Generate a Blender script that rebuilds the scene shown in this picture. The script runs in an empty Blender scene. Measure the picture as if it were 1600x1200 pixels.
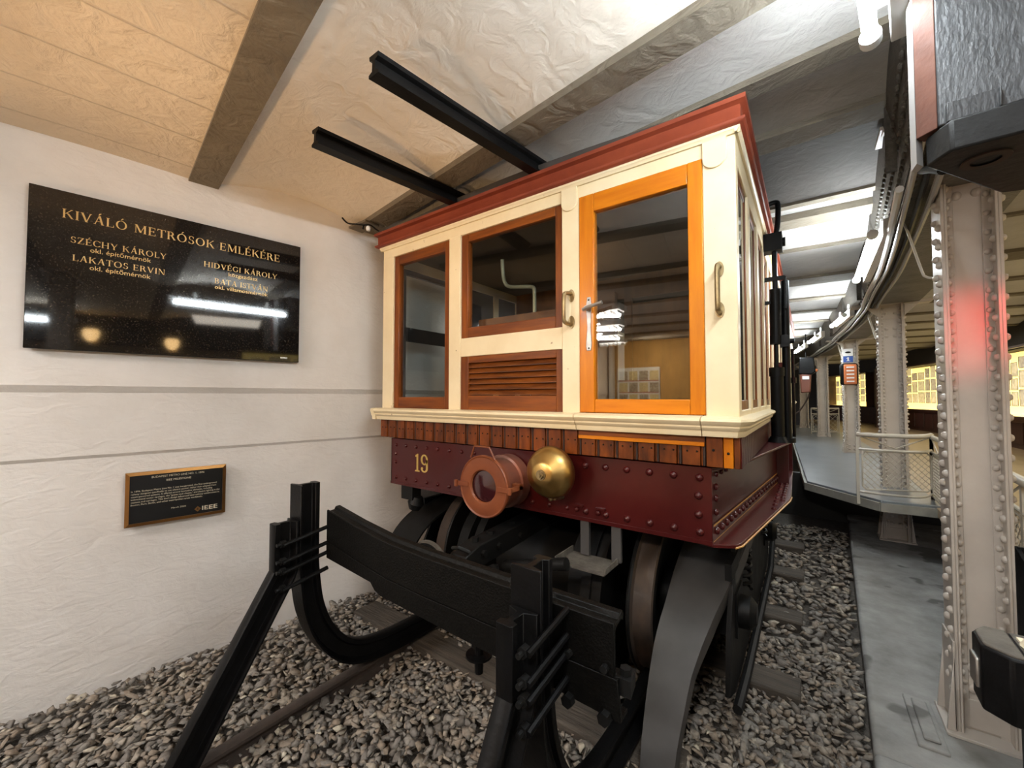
import bpy, math, random
from mathutils import Vector, Matrix
random.seed(7)
PI = math.pi
SC = bpy.context.scene
COL = SC.collection

# ------------------------------------------------------------------ camera
PSI = math.radians(36.05); PIT = math.atan(20/636.0)
cam_d = bpy.data.cameras.new('camera'); cam = bpy.data.objects.new('camera', cam_d); COL.objects.link(cam)
cam.location = (0, 0, 1.6); cam.rotation_euler = (PI/2+PIT, 0, PSI)
cam_d.sensor_width = 36; cam_d.lens = 36*636/1600.0; cam_d.clip_start = 0.02; cam_d.clip_end = 100
SC.camera = cam
# ------------------------------------------------------------------ world, exposure
w = bpy.data.worlds.new('world'); SC.world = w; w.use_nodes = True
w.node_tree.nodes['Background'].inputs[0].default_value = (0.9, 0.92, 1.0, 1)
w.node_tree.nodes['Background'].inputs[1].default_value = 0.35
SC.view_settings.view_transform = 'Standard'; SC.view_settings.look = 'None'
SC.view_settings.exposure = 0.45; SC.view_settings.gamma = 1.0; SC.view_settings.use_curve_mapping = False
TUBE = 115.0
def area(name, loc, target, sx, sy, power, col, spread=180):
    l = bpy.data.lights.new(name, 'AREA'); l.shape = 'RECTANGLE'; l.size = sx; l.size_y = sy
    l.energy = power; l.color = col; l.spread = math.radians(spread)
    o = bpy.data.objects.new(name, l); COL.objects.link(o); o.location = loc
    o.rotation_euler = (Vector(target)-Vector(loc)).to_track_quat('-Z', 'Y').to_euler(); return o
def spot(name, loc, target, power, col, ang, blend=.8, r=.05):
    l = bpy.data.lights.new(name, 'SPOT'); l.energy = power; l.color = col; l.spot_size = math.radians(ang); l.spot_blend = blend
    l.shadow_soft_size = r
    o = bpy.data.objects.new(name, l); COL.objects.link(o); o.location = loc
    o.rotation_euler = (Vector(target)-Vector(loc)).to_track_quat('-Z', 'Y').to_euler(); return o
def point(name, loc, power, col, r=.08):
    l = bpy.data.lights.new(name, 'POINT'); l.energy = power; l.color = col; l.shadow_soft_size = r
    o = bpy.data.objects.new(name, l); COL.objects.link(o); o.location = loc; return o
WARM = (1.0, .60, .26)
# the museum room behind the camera: ceiling luminaires and warm spotlights (their housings are built below)
for (x, y, p) in ((-2.45, -1.8, 78), (-.1, -1.6, 68), (-2.9, -3.0, 40), (-3.35, -4.1, 30)):
    area('light_ceiling_luminaire', (x, y, 2.849), (x*.8, y+1.0, 0), .5, .24, p, (1, .965, .93))
area('light_back_room', (-2.9, -5.2, 2.84), (-2.9, -6.2, 1.2), .5, .24, 45, (1, .80, .55))  # warm light added to brighten the back wall, without a lamp body
point('light_added_gap_bulb', (-2.715, 3.02, 2.25), 3, (1, .93, .85), .04)  # light added so the wall seen through the left cab window is lit
spot('light_warm_spotlight', (-2.2, -1.1, 1.2), (-2.25, .75, 2.95), 75, WARM, 62, 1)
spot('light_warm_spotlight', (-1.2, -1.1, 1.2), (-2.2, 1.5, 2.95), 50, WARM, 50, 1)
spot('light_warm_spotlight', (-.7, -1.0, 2.55), (-1.65, 1.9, 1.5), 75, WARM, 60, 1)
for i, (x, y) in enumerate([(2.0, 1.0), (2.0, 4.5), (2.0, 8.0), (1.9, 11.5), (1.6, 15)]):
    area('light_hall_luminaire', (x, y, 2.84), (x, y, 0), .9, .9, 16, (1, .90, .76))

# ------------------------------------------------------------------ mesh helper
class MB:
    def __init__(s): s.v = []; s.f = []; s.m = []; s.mi = 0
    def add(s, vs, fs):
        b = len(s.v); s.v += [tuple(v) for v in vs]
        for f in fs: s.f.append(tuple(b+i for i in f)); s.m.append(s.mi)
        return s
    def box(s, x0, x1, y0, y1, z0, z1, M=None):
        vs = [Vector((x, y, z)) for z in (z0, z1) for y in (y0, y1) for x in (x0, x1)]
        if M is not None: vs = [M @ v for v in vs]
        return s.add(vs, [(0, 2, 3, 1), (4, 5, 7, 6), (0, 1, 5, 4), (2, 6, 7, 3), (0, 4, 6, 2), (1, 3, 7, 5)])
    def prism(s, poly, h0, h1, axis='z'):
        n = len(poly)
        def P(a, b, h): return {'z': (a, b, h), 'y': (a, h, b), 'x': (h, a, b)}[axis]
        vs = [P(a, b, h0) for a, b in poly]+[P(a, b, h1) for a, b in poly]
        fs = [tuple(range(n))[::-1], tuple(range(n, 2*n))]+[(i, (i+1) % n, n+(i+1) % n, n+i) for i in range(n)]
        return s.add(vs, fs)
    def cyl(s, p0, p1, r0, r1=None, n=16, caps=True):
        if r1 is None: r1 = r0
        p0 = Vector(p0); p1 = Vector(p1); d = (p1-p0).normalized(); a = d.orthogonal().normalized(); b = d.cross(a)
        vs = []
        for p, r in ((p0, r0), (p1, r1)):
            for i in range(n):
                t = 2*PI*i/n; vs.append(p+(a*math.cos(t)+b*math.sin(t))*r)
        fs = [(i, (i+1) % n, n+(i+1) % n, n+i) for i in range(n)]
        if caps: fs += [tuple(range(n))[::-1], tuple(range(n, 2*n))]
        return s.add(vs, fs)
    def tube(s, pts, r, n=8, caps=True):
        pts = [Vector(p) for p in pts]; rings = []; a = None
        for i, p in enumerate(pts):
            d = (pts[min(i+1, len(pts)-1)]-pts[max(i-1, 0)]).normalized()
            a = d.orthogonal().normalized() if a is None else (a-d*a.dot(d)).normalized()
            b = d.cross(a); rings.append([p+(a*math.cos(2*PI*k/n)+b*math.sin(2*PI*k/n))*r for k in range(n)])
        vs = [v for R in rings for v in R]; fs = []
        for i in range(len(pts)-1):
            for k in range(n): fs.append((i*n+k, i*n+(k+1) % n, (i+1)*n+(k+1) % n, (i+1)*n+k))
        if caps: fs += [tuple(range(n))[::-1], tuple(range((len(pts)-1)*n, len(pts)*n))]
        return s.add(vs, fs)
    def sweep(s, prof, frames, closed=True):
        # frames: list of (origin, U, V); prof: list of (u, v)
        n = len(prof); vs = []
        for o, U, V in frames:
            o = Vector(o); U = Vector(U); V = Vector(V)
            vs += [o+U*a+V*b for a, b in prof]
        fs = []
        for i in range(len(frames)-1):
            for k in range(n if closed else n-1): fs.append((i*n+k, i*n+(k+1) % n, (i+1)*n+(k+1) % n, (i+1)*n+k))
        if closed: fs += [tuple(range(n))[::-1], tuple(range((len(frames)-1)*n, len(frames)*n))]
        return s.add(vs, fs)
    def lathe(s, prof, origin, axis, n=32):
        # prof: (radius, distance along axis)
        o = Vector(origin); d = Vector(axis).normalized(); a = d.orthogonal().normalized(); b = d.cross(a); vs = []
        for r, h in prof:
            for i in range(n):
                t = 2*PI*i/n; vs.append(o+d*h+(a*math.cos(t)+b*math.sin(t))*max(r, 1e-5))
        m = len(prof); fs = []
        for j in range(m-1):
            for i in range(n): fs.append((j*n+i, j*n+(i+1) % n, (j+1)*n+(i+1) % n, (j+1)*n+i))
        return s.add(vs, fs)
    def rivet(s, p, nrm, r=.011, h=.009, n=8):
        return s.lathe([(r, 0), (r*.92, h*.45), (r*.6, h*.85), (0, h)], p, nrm, n)
    def build(s, name, mat, parent=None, smooth=35, bevel=0, seg=2):
        me = bpy.data.meshes.new(name); me.from_pydata(s.v, [], s.f)
        mats = mat if isinstance(mat, (list, tuple)) else [mat]
        for x in mats: me.materials.append(x)
        if len(mats) > 1: me.polygons.foreach_set('material_index', s.m)
        me.validate(); me.update()
        import bmesh
        bm = bmesh.new(); bm.from_mesh(me); bmesh.ops.recalc_face_normals(bm, faces=bm.faces); bm.to_mesh(me); bm.free()
        if smooth:
            me.polygons.foreach_set('use_smooth', [True]*len(me.polygons)); me.set_sharp_from_angle(angle=math.radians(smooth))
        o = bpy.data.objects.new(name, me); COL.objects.link(o)
        if parent is not None:
            o.parent = parent
            p = parent; off = Vector((0, 0, 0))
            if not parent.get('local'):
                if parent.parent is None and parent.type == 'EMPTY': o.location = -parent.location
        if bevel:
            md = o.modifiers.new('bevel', 'BEVEL'); md.width = bevel; md.segments = seg; md.limit_method = 'ANGLE'; md.angle_limit = math.radians(40)
        return o
def tag(o, label, cat, group=None, kind=None):
    o['label'] = label; o['category'] = cat
    if group: o['group'] = group
    if kind: o['kind'] = kind
    return o
def thing(name, label, cat, loc=(0, 0, 0), rz=0, group=None, local=False):
    o = bpy.data.objects.new(name, None); COL.objects.link(o); o.location = loc; o.rotation_euler = (0, 0, rz)
    o.empty_display_size = .1
    if local: o['local'] = 1
    return tag(o, label, cat, group)
def struct(o): o['kind'] = 'structure'; return o
def copy_tree(o, parent=None):
    c = o.copy(); COL.objects.link(c); c.parent = parent
    for ch in list(o.children): copy_tree(ch, c)
    return c

# ------------------------------------------------------------------ materials
def nt(name):
    m = bpy.data.materials.new(name); m.use_nodes = True; t = m.node_tree; return m, t, t.nodes['Principled BSDF']
def mat(name, c1, c2=None, rough=.5, metal=0, scale=8, stretch=(1, 1, 1), bump=0, bscale=None, detail=6, rvar=0, spec=.5, coat=0, spots=None):
    m, t, b = nt(name); N = t.nodes; L = t.links
    b.inputs['Roughness'].default_value = rough; b.inputs['Metallic'].default_value = metal
    b.inputs['Specular IOR Level'].default_value = spec; b.inputs['Coat Weight'].default_value = coat
    b.inputs['Coat Roughness'].default_value = .12
    b.inputs['Base Color'].default_value = (*c1, 1)
    tc = N.new('ShaderNodeTexCoord'); mp = N.new('ShaderNodeMapping'); mp.inputs['Scale'].default_value = stretch
    L.new(tc.outputs['Object'], mp.inputs['Vector'])
    nz = N.new('ShaderNodeTexNoise'); nz.inputs['Scale'].default_value = scale; nz.inputs['Detail'].default_value = detail
    nz.inputs['Roughness'].default_value = .6; L.new(mp.outputs[0], nz.inputs['Vector'])
    if c2:
        cr = N.new('ShaderNodeValToRGB'); cr.color_ramp.elements[0].position = .33; cr.color_ramp.elements[1].position = .67
        cr.color_ramp.elements[0].color = (*c2, 1); cr.color_ramp.elements[1].color = (*c1, 1)
        L.new(nz.outputs['Fac'], cr.inputs[0]); out = cr.outputs[0]
        if spots:
            n3 = N.new('ShaderNodeTexNoise'); n3.inputs['Scale'].default_value = spots[1]; n3.inputs['Detail'].default_value = 3
            L.new(tc.outputs['Object'], n3.inputs['Vector'])
            c3 = N.new('ShaderNodeValToRGB'); c3.color_ramp.elements[0].position = spots[2]; c3.color_ramp.elements[1].position = spots[2]+.03
            L.new(n3.outputs['Fac'], c3.inputs[0])
            mx = N.new('ShaderNodeMix'); mx.data_type = 'RGBA'; L.new(c3.outputs[0], mx.inputs['Factor'])
            L.new(out, mx.inputs['A']); mx.inputs['B'].default_value = (*spots[0], 1); out = mx.outputs['Result']
        L.new(out, b.inputs['Base Color'])
    if rvar:
        mr = N.new('ShaderNodeMapRange'); mr.inputs['To Min'].default_value = rough-rvar; mr.inputs['To Max'].default_value = rough+rvar
        L.new(nz.outputs['Fac'], mr.inputs['Value']); L.new(mr.outputs[0], b.inputs['Roughness'])
    if bump:
        n2 = N.new('ShaderNodeTexNoise'); n2.inputs['Scale'].default_value = bscale or scale*3; n2.inputs['Detail'].default_value = 5
        L.new(mp.outputs[0], n2.inputs['Vector'])
        bp = N.new('ShaderNodeBump'); bp.inputs['Strength'].default_value = min(1, bump); bp.inputs['Distance'].default_value = .01*max(1, bump)
        L.new(n2.outputs['Fac'], bp.inputs['Height']); L.new(bp.outputs[0], b.inputs['Normal'])
    return m
def emis(name, col, s, c2=None, scale=8):
    m, t, b = nt(name); b.inputs['Base Color'].default_value = (.8, .8, .8, 1)
    b.inputs['Emission Color'].default_value = (*col, 1); b.inputs['Emission Strength'].default_value = s; return m
def glassm(name, tint=(.8, .85, .85), refl=.10):
    m, t, b = nt(name); N = t.nodes; L = t.links; N.remove(b)
    tr = N.new('ShaderNodeBsdfTransparent'); tr.inputs[0].default_value = (*tint, 1)
    gl = N.new('ShaderNodeBsdfGlossy'); gl.inputs['Roughness'].default_value = .02; gl.inputs[0].default_value = (1, 1, 1, 1)
    lw = N.new('ShaderNodeFresnel'); lw.inputs['IOR'].default_value = 1.5
    ad = N.new('ShaderNodeMath'); ad.operation = 'ADD'; ad.inputs[1].default_value = refl-.04; L.new(lw.outputs[0], ad.inputs[0])
    ge = N.new('ShaderNodeNewGeometry'); iv = N.new('ShaderNodeMath'); iv.operation = 'SUBTRACT'; iv.inputs[0].default_value = 1; L.new(ge.outputs['Backfacing'], iv.inputs[1])
    mu = N.new('ShaderNodeMath'); mu.operation = 'MULTIPLY'; L.new(ad.outputs[0], mu.inputs[0]); L.new(iv.outputs[0], mu.inputs[1])
    mx = N.new('ShaderNodeMixShader'); L.new(mu.outputs[0], mx.inputs[0]); L.new(tr.outputs[0], mx.inputs[1]); L.new(gl.outputs[0], mx.inputs[2])
    L.new(mx.outputs[0], N['Material Output'].inputs[0]); return m

M = {}
def plaster(name, c1, c2, bump=.5, lines=False):
    m, t, b = nt(name); N = t.nodes; L = t.links; b.inputs['Roughness'].default_value = .75; b.inputs['Specular IOR Level'].default_value = .25
    tc = N.new('ShaderNodeTexCoord')
    a = N.new('ShaderNodeTexNoise'); a.inputs['Scale'].default_value = 1.6; a.inputs['Detail'].default_value = 8; a.inputs['Roughness'].default_value = .65
    L.new(tc.outputs['Object'], a.inputs['Vector'])
    cr = N.new('ShaderNodeValToRGB'); cr.color_ramp.elements[0].position = .3; cr.color_ramp.elements[1].position = .65
    cr.color_ramp.elements[0].color = (*c2, 1); cr.color_ramp.elements[1].color = (*c1, 1); L.new(a.outputs['Fac'], cr.inputs[0])
    L.new(cr.outputs[0], b.inputs['Base Color'])
    mp = N.new('ShaderNodeMapping'); mp.inputs['Scale'].default_value = (1, 1, 2.2); mp.inputs['Rotation'].default_value = (.3, .2, .4); L.new(tc.outputs['Object'], mp.inputs['Vector'])
    n1 = N.new('ShaderNodeTexNoise'); n1.inputs['Scale'].default_value = 9; n1.inputs['Detail'].default_value = 7; n1.inputs['Distortion'].default_value = 1.2
    L.new(mp.outputs[0], n1.inputs['Vector'])
    n2 = N.new('ShaderNodeTexNoise'); n2.inputs['Scale'].default_value = 70; n2.inputs['Detail'].default_value = 3; L.new(tc.outputs['Object'], n2.inputs['Vector'])
    ad = N.new('ShaderNodeMath'); ad.operation = 'MULTIPLY_ADD'; ad.inputs[1].default_value = .12; L.new(n2.outputs['Fac'], ad.inputs[0]); L.new(n1.outputs['Fac'], ad.inputs[2])
    h = ad.outputs[0]
    if lines:
        # formwork seams running along the wall direction
        sp = N.new('ShaderNodeSeparateXYZ'); L.new(tc.outputs['Object'], sp.inputs[0])
        k = N.new('ShaderNodeMath'); k.operation = 'MULTIPLY_ADD'; k.inputs[1].default_value = -.17; L.new(sp.outputs['Y'], k.inputs[0]); L.new(sp.outputs['X'], k.inputs[2])
        nn = N.new('ShaderNodeMath'); nn.operation = 'MULTIPLY_ADD'; nn.inputs[1].default_value = .012; L.new(n1.outputs['Fac'], nn.inputs[0]); L.new(k.outputs[0], nn.inputs[2])
        q = N.new('ShaderNodeMath'); q.operation = 'PINGPONG'; q.inputs[1].default_value = .17; L.new(nn.outputs[0], q.inputs[0])
        r = N.new('ShaderNodeMapRange'); r.inputs['From Min'].default_value = 0; r.inputs['From Max'].default_value = .008; r.inputs['To Min'].default_value = 1.0; r.inputs['To Max'].default_value = 0
        L.new(q.outputs[0], r.inputs['Value'])
        a2 = N.new('ShaderNodeMath'); a2.operation = 'MULTIPLY_ADD'; a2.inputs[1].default_value = .7; L.new(r.outputs[0], a2.inputs[0]); L.new(h, a2.inputs[2]); h = a2.outputs[0]
    bp = N.new('ShaderNodeBump'); bp.inputs['Strength'].default_value = bump; bp.inputs['Distance'].default_value = .03
    L.new(h, bp.inputs['Height']); L.new(bp.outputs[0], b.inputs['Normal']); return m
M['wall'] = plaster('white_plaster', (.86, .82, .78), (.76, .71, .66), .22)
M['vault'] = plaster('cream_ceiling_plaster', (.78, .68, .55), (.66, .57, .46), .6, True)
M['vaultb'] = plaster('cream_vault_plaster', (.84, .78, .70), (.74, .67, .58), .4)
M['vault2'] = plaster('smooth_ceiling_plaster', (.52, .50, .475), (.42, .40, .38), .4)
M['beam'] = plaster('grey_beam_paint', (.21, .18, .135), (.13, .11, .085), .6)
M['slabshade'] = plaster('shade_toned_slab', (.085, .074, .066), (.06, .053, .047), .3)  # shade of the dark ceiling bay put into the plaster colour
M['slabhalfshade'] = plaster('half_shade_toned_slab', (.34, .30, .265), (.26, .23, .20), .3)  # milder shade of the neighbouring bay, also put into the colour
M['backwall'] = plaster('ochre_back_wall', (.62, .38, .13), (.50, .30, .10), .2)
M['hallwall'] = plaster('ochre_hall_plaster', (.56, .49, .40), (.46, .40, .32), .2)
M['ground'] = mat('ballast_dirt', (.10, .085, .07), (.05, .042, .035), .95, scale=30, bump=.8)
M['concrete'] = mat('grey_concrete', (.34, .335, .32), (.20, .195, .185), .85, scale=5, bump=1.0, bscale=16, spots=((.13, .125, .118), 2.6, .58))
M['deck'] = mat('grey_painted_deck', (.20, .225, .245), (.165, .185, .205), .30, scale=4, bump=.05)
M['deckedge'] = mat('deck_edge_paint', (.33, .32, .28), (.25, .24, .21), .6, scale=8)
M['woodfloor'] = mat('hall_floor_tiles', (.32, .24, .15), (.24, .17, .10), .35, scale=3, stretch=(1, 4, 1))
M['cream'] = mat('cream_paint', (.82, .70, .47), (.76, .63, .40), .36, spec=.3, scale=5, bump=.10, bscale=30, spots=((.30, .20, .11), 26, .725))
M['ochre'] = mat('varnished_golden_wood', (.62, .20, .005), (.46, .125, .003), .34, scale=6, stretch=(3, 3, .35), bump=.05, coat=.1, spec=.25)
M['ochreh'] = mat('varnished_golden_wood_rail', (.62, .20, .005), (.46, .125, .003), .34, scale=6, stretch=(.35, 3, 3), bump=.05, coat=.1, spec=.25)
M['oak'] = mat('varnished_brown_wood', (.25, .066, .006), (.085, .019, .003), .4, spec=.25, scale=7, stretch=(3, 3, .3), bump=.12, coat=.08)
M['oakh'] = mat('varnished_brown_wood_rail', (.25, .066, .006), (.085, .019, .003), .4, spec=.25, scale=7, stretch=(.3, 3, 3), bump=.12, coat=.08)
M['slat'] = mat('dark_louvre_wood', (.22, .060, .008), (.06, .016, .004), .4, scale=9, stretch=(.4, 3, 3), bump=.2, coat=.1, spec=.3)
M['plank'] = mat('matchboard_wood', (.20, .045, .004), (.045, .010, .002), .42, scale=9, stretch=(2, 2, .6), bump=.15, coat=.06, spec=.25)
M['darkgap'] = mat('dark_gap', (.03, .015, .01), None, .8)
M['fascia'] = mat('red_brown_paint', (.24, .048, .020), (.17, .030, .014), .5, spec=.25, scale=5, bump=.08, bscale=30)
M['roof'] = mat('dark_roof_canvas', (.06, .05, .045), (.04, .035, .03), .8, scale=8)
M['maroon'] = mat('maroon_paint', (.062, .0048, .0045), (.042, .004, .004), .30, scale=2.5, bump=.03, bscale=12, coat=.12, spec=.35)
M['goldline'] = mat('gold_lining_paint', (.55, .28, .07), (.45, .22, .05), .4)
M['gold'] = mat('gold_leaf', (.62, .44, .13), (.50, .34, .09), .4, metal=.5)
M['copper'] = mat('red_oxide_painted_metal', (.21, .062, .022), (.15, .042, .018), .40, spec=.3, scale=7, bump=.1, rvar=.1)
M['copperbody'] = mat('worn_red_oxide_metal', (.24, .075, .042), (.13, .065, .050), .36, metal=.2, scale=5, bump=.1, rvar=.1)
M['brass'] = mat('aged_brass', (.60, .40, .14), (.48, .30, .10), .33, metal=1, scale=4, rvar=.08)
M['brassdull'] = mat('dull_brass', (.38, .29, .15), (.24, .18, .10), .4, metal=.9, scale=30)
M['steel'] = mat('worn_steel', (.45, .43, .40), (.30, .28, .26), .4, metal=.9, scale=25)
M['black'] = mat('black_gloss_paint', (.0045, .0045, .005), (.003, .003, .003), .40, scale=20, bump=.10, bscale=60, rvar=.06, spec=.14)
M['iron'] = mat('matt_black_iron', (.010, .010, .010), (.005, .005, .005), .62, scale=20, bump=.2, bscale=40, spec=.3)
M['blackrough'] = mat('black_pitted_paint', (.0048, .0045, .004), (.003, .003, .0028), .45, scale=30, bump=.28, bscale=130, rvar=.08, spots=((.05, .04, .03), 150, .74), spec=.12)
M['wheelblack'] = mat('dusty_black_iron', (.008, .008, .008), (.004, .004, .004), .5, spec=.18, scale=6, bump=.15, rvar=.1)
M['dustiron'] = mat('dusty_step_iron', (.10, .088, .072), (.055, .048, .04), .8, scale=20, bump=.3)
M['guardiron'] = mat('dusty_grey_guard_iron', (.072, .070, .068), (.045, .043, .042), .55, scale=2.5, bump=.06)
M['tread'] = mat('rusty_wheel_tread', (.065, .043, .030), (.030, .023, .019), .5, metal=.2, scale=7, stretch=(2, 1, 1), bump=.1)
M['brownlens'] = mat('dark_red_lens', (.035, .008, .010), None, .12, coat=.6)
M['rail'] = mat('brown_rail_steel', (.075, .055, .045), (.045, .034, .029), .5, metal=.3, scale=15, bump=.2)
M['sleeper'] = mat('weathered_sleeper', (.085, .068, .052), (.035, .028, .022), .85, scale=8, stretch=(.3, 3, 3), bump=.8)
M['granite'] = mat('black_granite', (.012, .010, .009), (.006, .005, .005), .045, scale=180, spots=((.035, .026, .018), 130, .60), spec=.6)
M['plaquegold'] = mat('gold_lettering', (.72, .50, .20), (.60, .40, .15), .35, metal=.3)
M['plaqueblack'] = mat('black_enamel', (.008, .008, .008), None, .3)
M['plaquebrass'] = mat('bronze_frame', (.48, .25, .08), (.36, .18, .06), .3, metal=.85, scale=5)
M['ivory'] = mat('ivory_lettering', (.70, .62, .46), None, .5)
M['column'] = mat('light_grey_column_paint', (.55, .50, .445), (.46, .41, .36), .36, scale=4, bump=.12, bscale=20)
M['girder'] = mat('grey_girder_paint', (.17, .16, .145), (.10, .095, .085), .5, scale=6, bump=.5, bscale=40)
M['haunch'] = mat('dark_gritty_girder_paint', (.075, .066, .052), (.040, .035, .028), .6, scale=40, bump=.9, bscale=70)
M['railing'] = mat('cream_railing_paint', (.50, .47, .40), (.42, .39, .33), .35)
M['tubebody'] = mat('white_lamp_enamel', (.72, .72, .70), None, .35)
M['tubeon'] = emis('lit_fluorescent_tube', (.86, .95, 1.0), TUBE)
M['tubeold'] = emis('dim_fluorescent_tube', (.86, .95, 1.0), 105)
M['show'] = emis('lit_showcase_back', (1.0, .72, .20), 1.2)
M['darkwood'] = mat('dark_panelled_wood', (.075, .032, .018), (.04, .018, .012), .4, scale=6, stretch=(2, 2, .4))
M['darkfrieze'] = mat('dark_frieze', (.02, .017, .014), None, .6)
M['cable'] = mat('grey_cable', (.35, .34, .33), None, .4)
M['whitepaint'] = mat('white_conduit', (.62, .61, .58), None, .4)
M['glass'] = glassm('window_glass', (.88, .90, .90), .03)
M['doorglass'] = glassm('door_glass', (.85, .86, .85), .15)
M['darkglass'] = glassm('dim_window_glass', (.45, .48, .48), .04)
M['interior'] = mat('cab_interior_wood', (.22, .085, .018), (.12, .042, .010), .5, scale=5, stretch=(2, 2, .4))
M['innerdark'] = mat('cab_interior_dark', (.035, .025, .02), (.02, .015, .012), .6)
M['pipe'] = mat('brass_green_lever', (.36, .37, .27), (.28, .28, .20), .35, metal=.5)
M['orangebox'] = mat('orange_phone_plastic', (.55, .16, .05), None, .4)
M['bluesign'] = mat('blue_sign', (.02, .07, .30), None, .4)
M['whitesign'] = mat('white_sign', (.75, .75, .74), None, .4)
M['brownbox'] = mat('brown_varnished_box', (.16, .05, .03), None, .35)
M['weather'] = mat('weathered_dark_board', (.042, .043, .046), (.021, .022, .024), .5, scale=9, stretch=(3, 3, 1.2), bump=.35, bscale=35, spots=((.45, .42, .3), 60, .78))
M['rusty'] = mat('rust_brown_board', (.12, .048, .030), (.08, .034, .024), .6, spec=.2, scale=7, bump=.4, spots=((.55, .22, .05), 9, .68))
M['poster'] = mat('poster_print', (.55, .50, .38), (.16, .13, .10), .5, scale=26, detail=2)
M['paper'] = mat('sun_yellowed_paper', (.80, .68, .36), (.50, .42, .22), .6, scale=30, detail=2)
M['litpaper'] = emis('glowing_yellow_print', (1, .74, .30), .55); M['litposter'] = emis('glowing_brown_print', (.75, .55, .25), .45)  # light inside the cases put into the pictures as their own glow
for k_ in ('litpaper', 'litposter'):
    t_ = M[k_].node_tree; n_ = t_.nodes.new('ShaderNodeTexNoise'); n_.inputs['Scale'].default_value = 22; n_.inputs['Detail'].default_value = 2
    c_ = t_.nodes.new('ShaderNodeTexCoord'); t_.links.new(c_.outputs['Object'], n_.inputs[0]); r_ = t_.nodes.new('ShaderNodeValToRGB')
    r_.color_ramp.elements[0].position = .35; r_.color_ramp.elements[1].position = .6
    r_.color_ramp.elements[0].color = (.38, .27, .10, 1) if k_ == 'litpaper' else (.10, .07, .03, 1); r_.color_ramp.elements[1].color = (1, .76, .32, 1) if k_ == 'litpaper' else (.75, .55, .25, 1)
    t_.links.new(n_.outputs['Fac'], r_.inputs[0]); t_.links.new(r_.outputs[0], t_.nodes['Principled BSDF'].inputs['Emission Color'])
M['redpaint'] = mat('red_paint', (.4, .03, .03), None, .4)
M['redlamp'] = emis('lit_red_lamp', (1, .05, .05), 6)
M['warmlamp'] = emis('lit_warm_lamp', (1, .62, .25), 12)
M['paneltube'] = emis('lit_luminaire_louvre', (1, .93, .82), 5)
def stones():
    m, t, b = nt('ballast_stone'); N = t.nodes; L = t.links; b.inputs['Roughness'].default_value = .8; b.inputs['Specular IOR Level'].default_value = .3
    g = N.new('ShaderNodeNewGeometry'); cr = N.new('ShaderNodeValToRGB'); e = cr.color_ramp.elements
    e[0].position = 0; e[0].color = (0.168, 0.148, 0.129, 1); e[1].position = 1; e[1].color = (0.370, 0.319, 0.263, 1)
    for p, c in ((.2, (0.213, 0.193, 0.174, 1)), (.45, (0.274, 0.249, 0.218, 1)), (.62, (0.263, 0.207, 0.157, 1)), (.8, (0.319, 0.280, 0.235, 1)), (.96, (0.336, 0.286, 0.230, 1)), (.975, (.60, .54, .43, 1))):
        x = e.new(p); x.color = c
    L.new(g.outputs['Random Per Island'], cr.inputs[0])
    tc = N.new('ShaderNodeTexCoord'); n = N.new('ShaderNodeTexNoise'); n.inputs['Scale'].default_value = 60; n.inputs['Detail'].default_value = 4; L.new(tc.outputs['Object'], n.inputs[0])
    mx = N.new('ShaderNodeMix'); mx.data_type = 'RGBA'; mx.blend_type = 'MULTIPLY'; mx.inputs['Factor'].default_value = .7
    c2 = N.new('ShaderNodeValToRGB'); c2.color_ramp.elements[0].color = (.5, .48, .45, 1); c2.color_ramp.elements[0].position = .3; c2.color_ramp.elements[1].position = .6; L.new(n.outputs['Fac'], c2.inputs[0])
    L.new(cr.outputs[0], mx.inputs['A']); L.new(c2.outputs[0], mx.inputs['B']); L.new(mx.outputs['Result'], b.inputs['Base Color'])
    bp = N.new('ShaderNodeBump'); bp.inputs['Strength'].default_value = .4; bp.inputs['Distance'].default_value = .006; L.new(n.outputs['Fac'], bp.inputs['Height']); L.new(bp.outputs[0], b.inputs['Normal'])
    return m
M['stone'] = stones()

# ------------------------------------------------------------------ curves of the station
def lerp_tab(tab, y):
    if y <= tab[0][0]: a, b = tab[0], tab[1]
    elif y >= tab[-1][0]: a, b = tab[-2], tab[-1]
    else:
        for a, b in zip(tab, tab[1:]):
            if a[0] <= y <= b[0]: break
    return a[1]+(b[1]-a[1])*(y-a[0])/(b[0]-a[0])
CT = [(-6, -.55), (-3.7, -.1), (-.5, .30), (1.0, .47), (2.72, .60), (4.3, .69), (5.9, .72), (7.5, .68), (9.2, .575), (10.8, .44), (12.4, .27), (14, .085), (15.6, -.13), (18.8, -.65), (22, -1.3)]
def CX(y): return lerp_tab(CT, y)
WT = [(-6.5, -4.345), (2.5, -2.815), (3.2, -2.89), (5, -2.90), (8, -2.95), (12, -3.2), (18, -4.0), (22, -4.8)]
def WX(y): return lerp_tab(WT, y)

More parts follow.
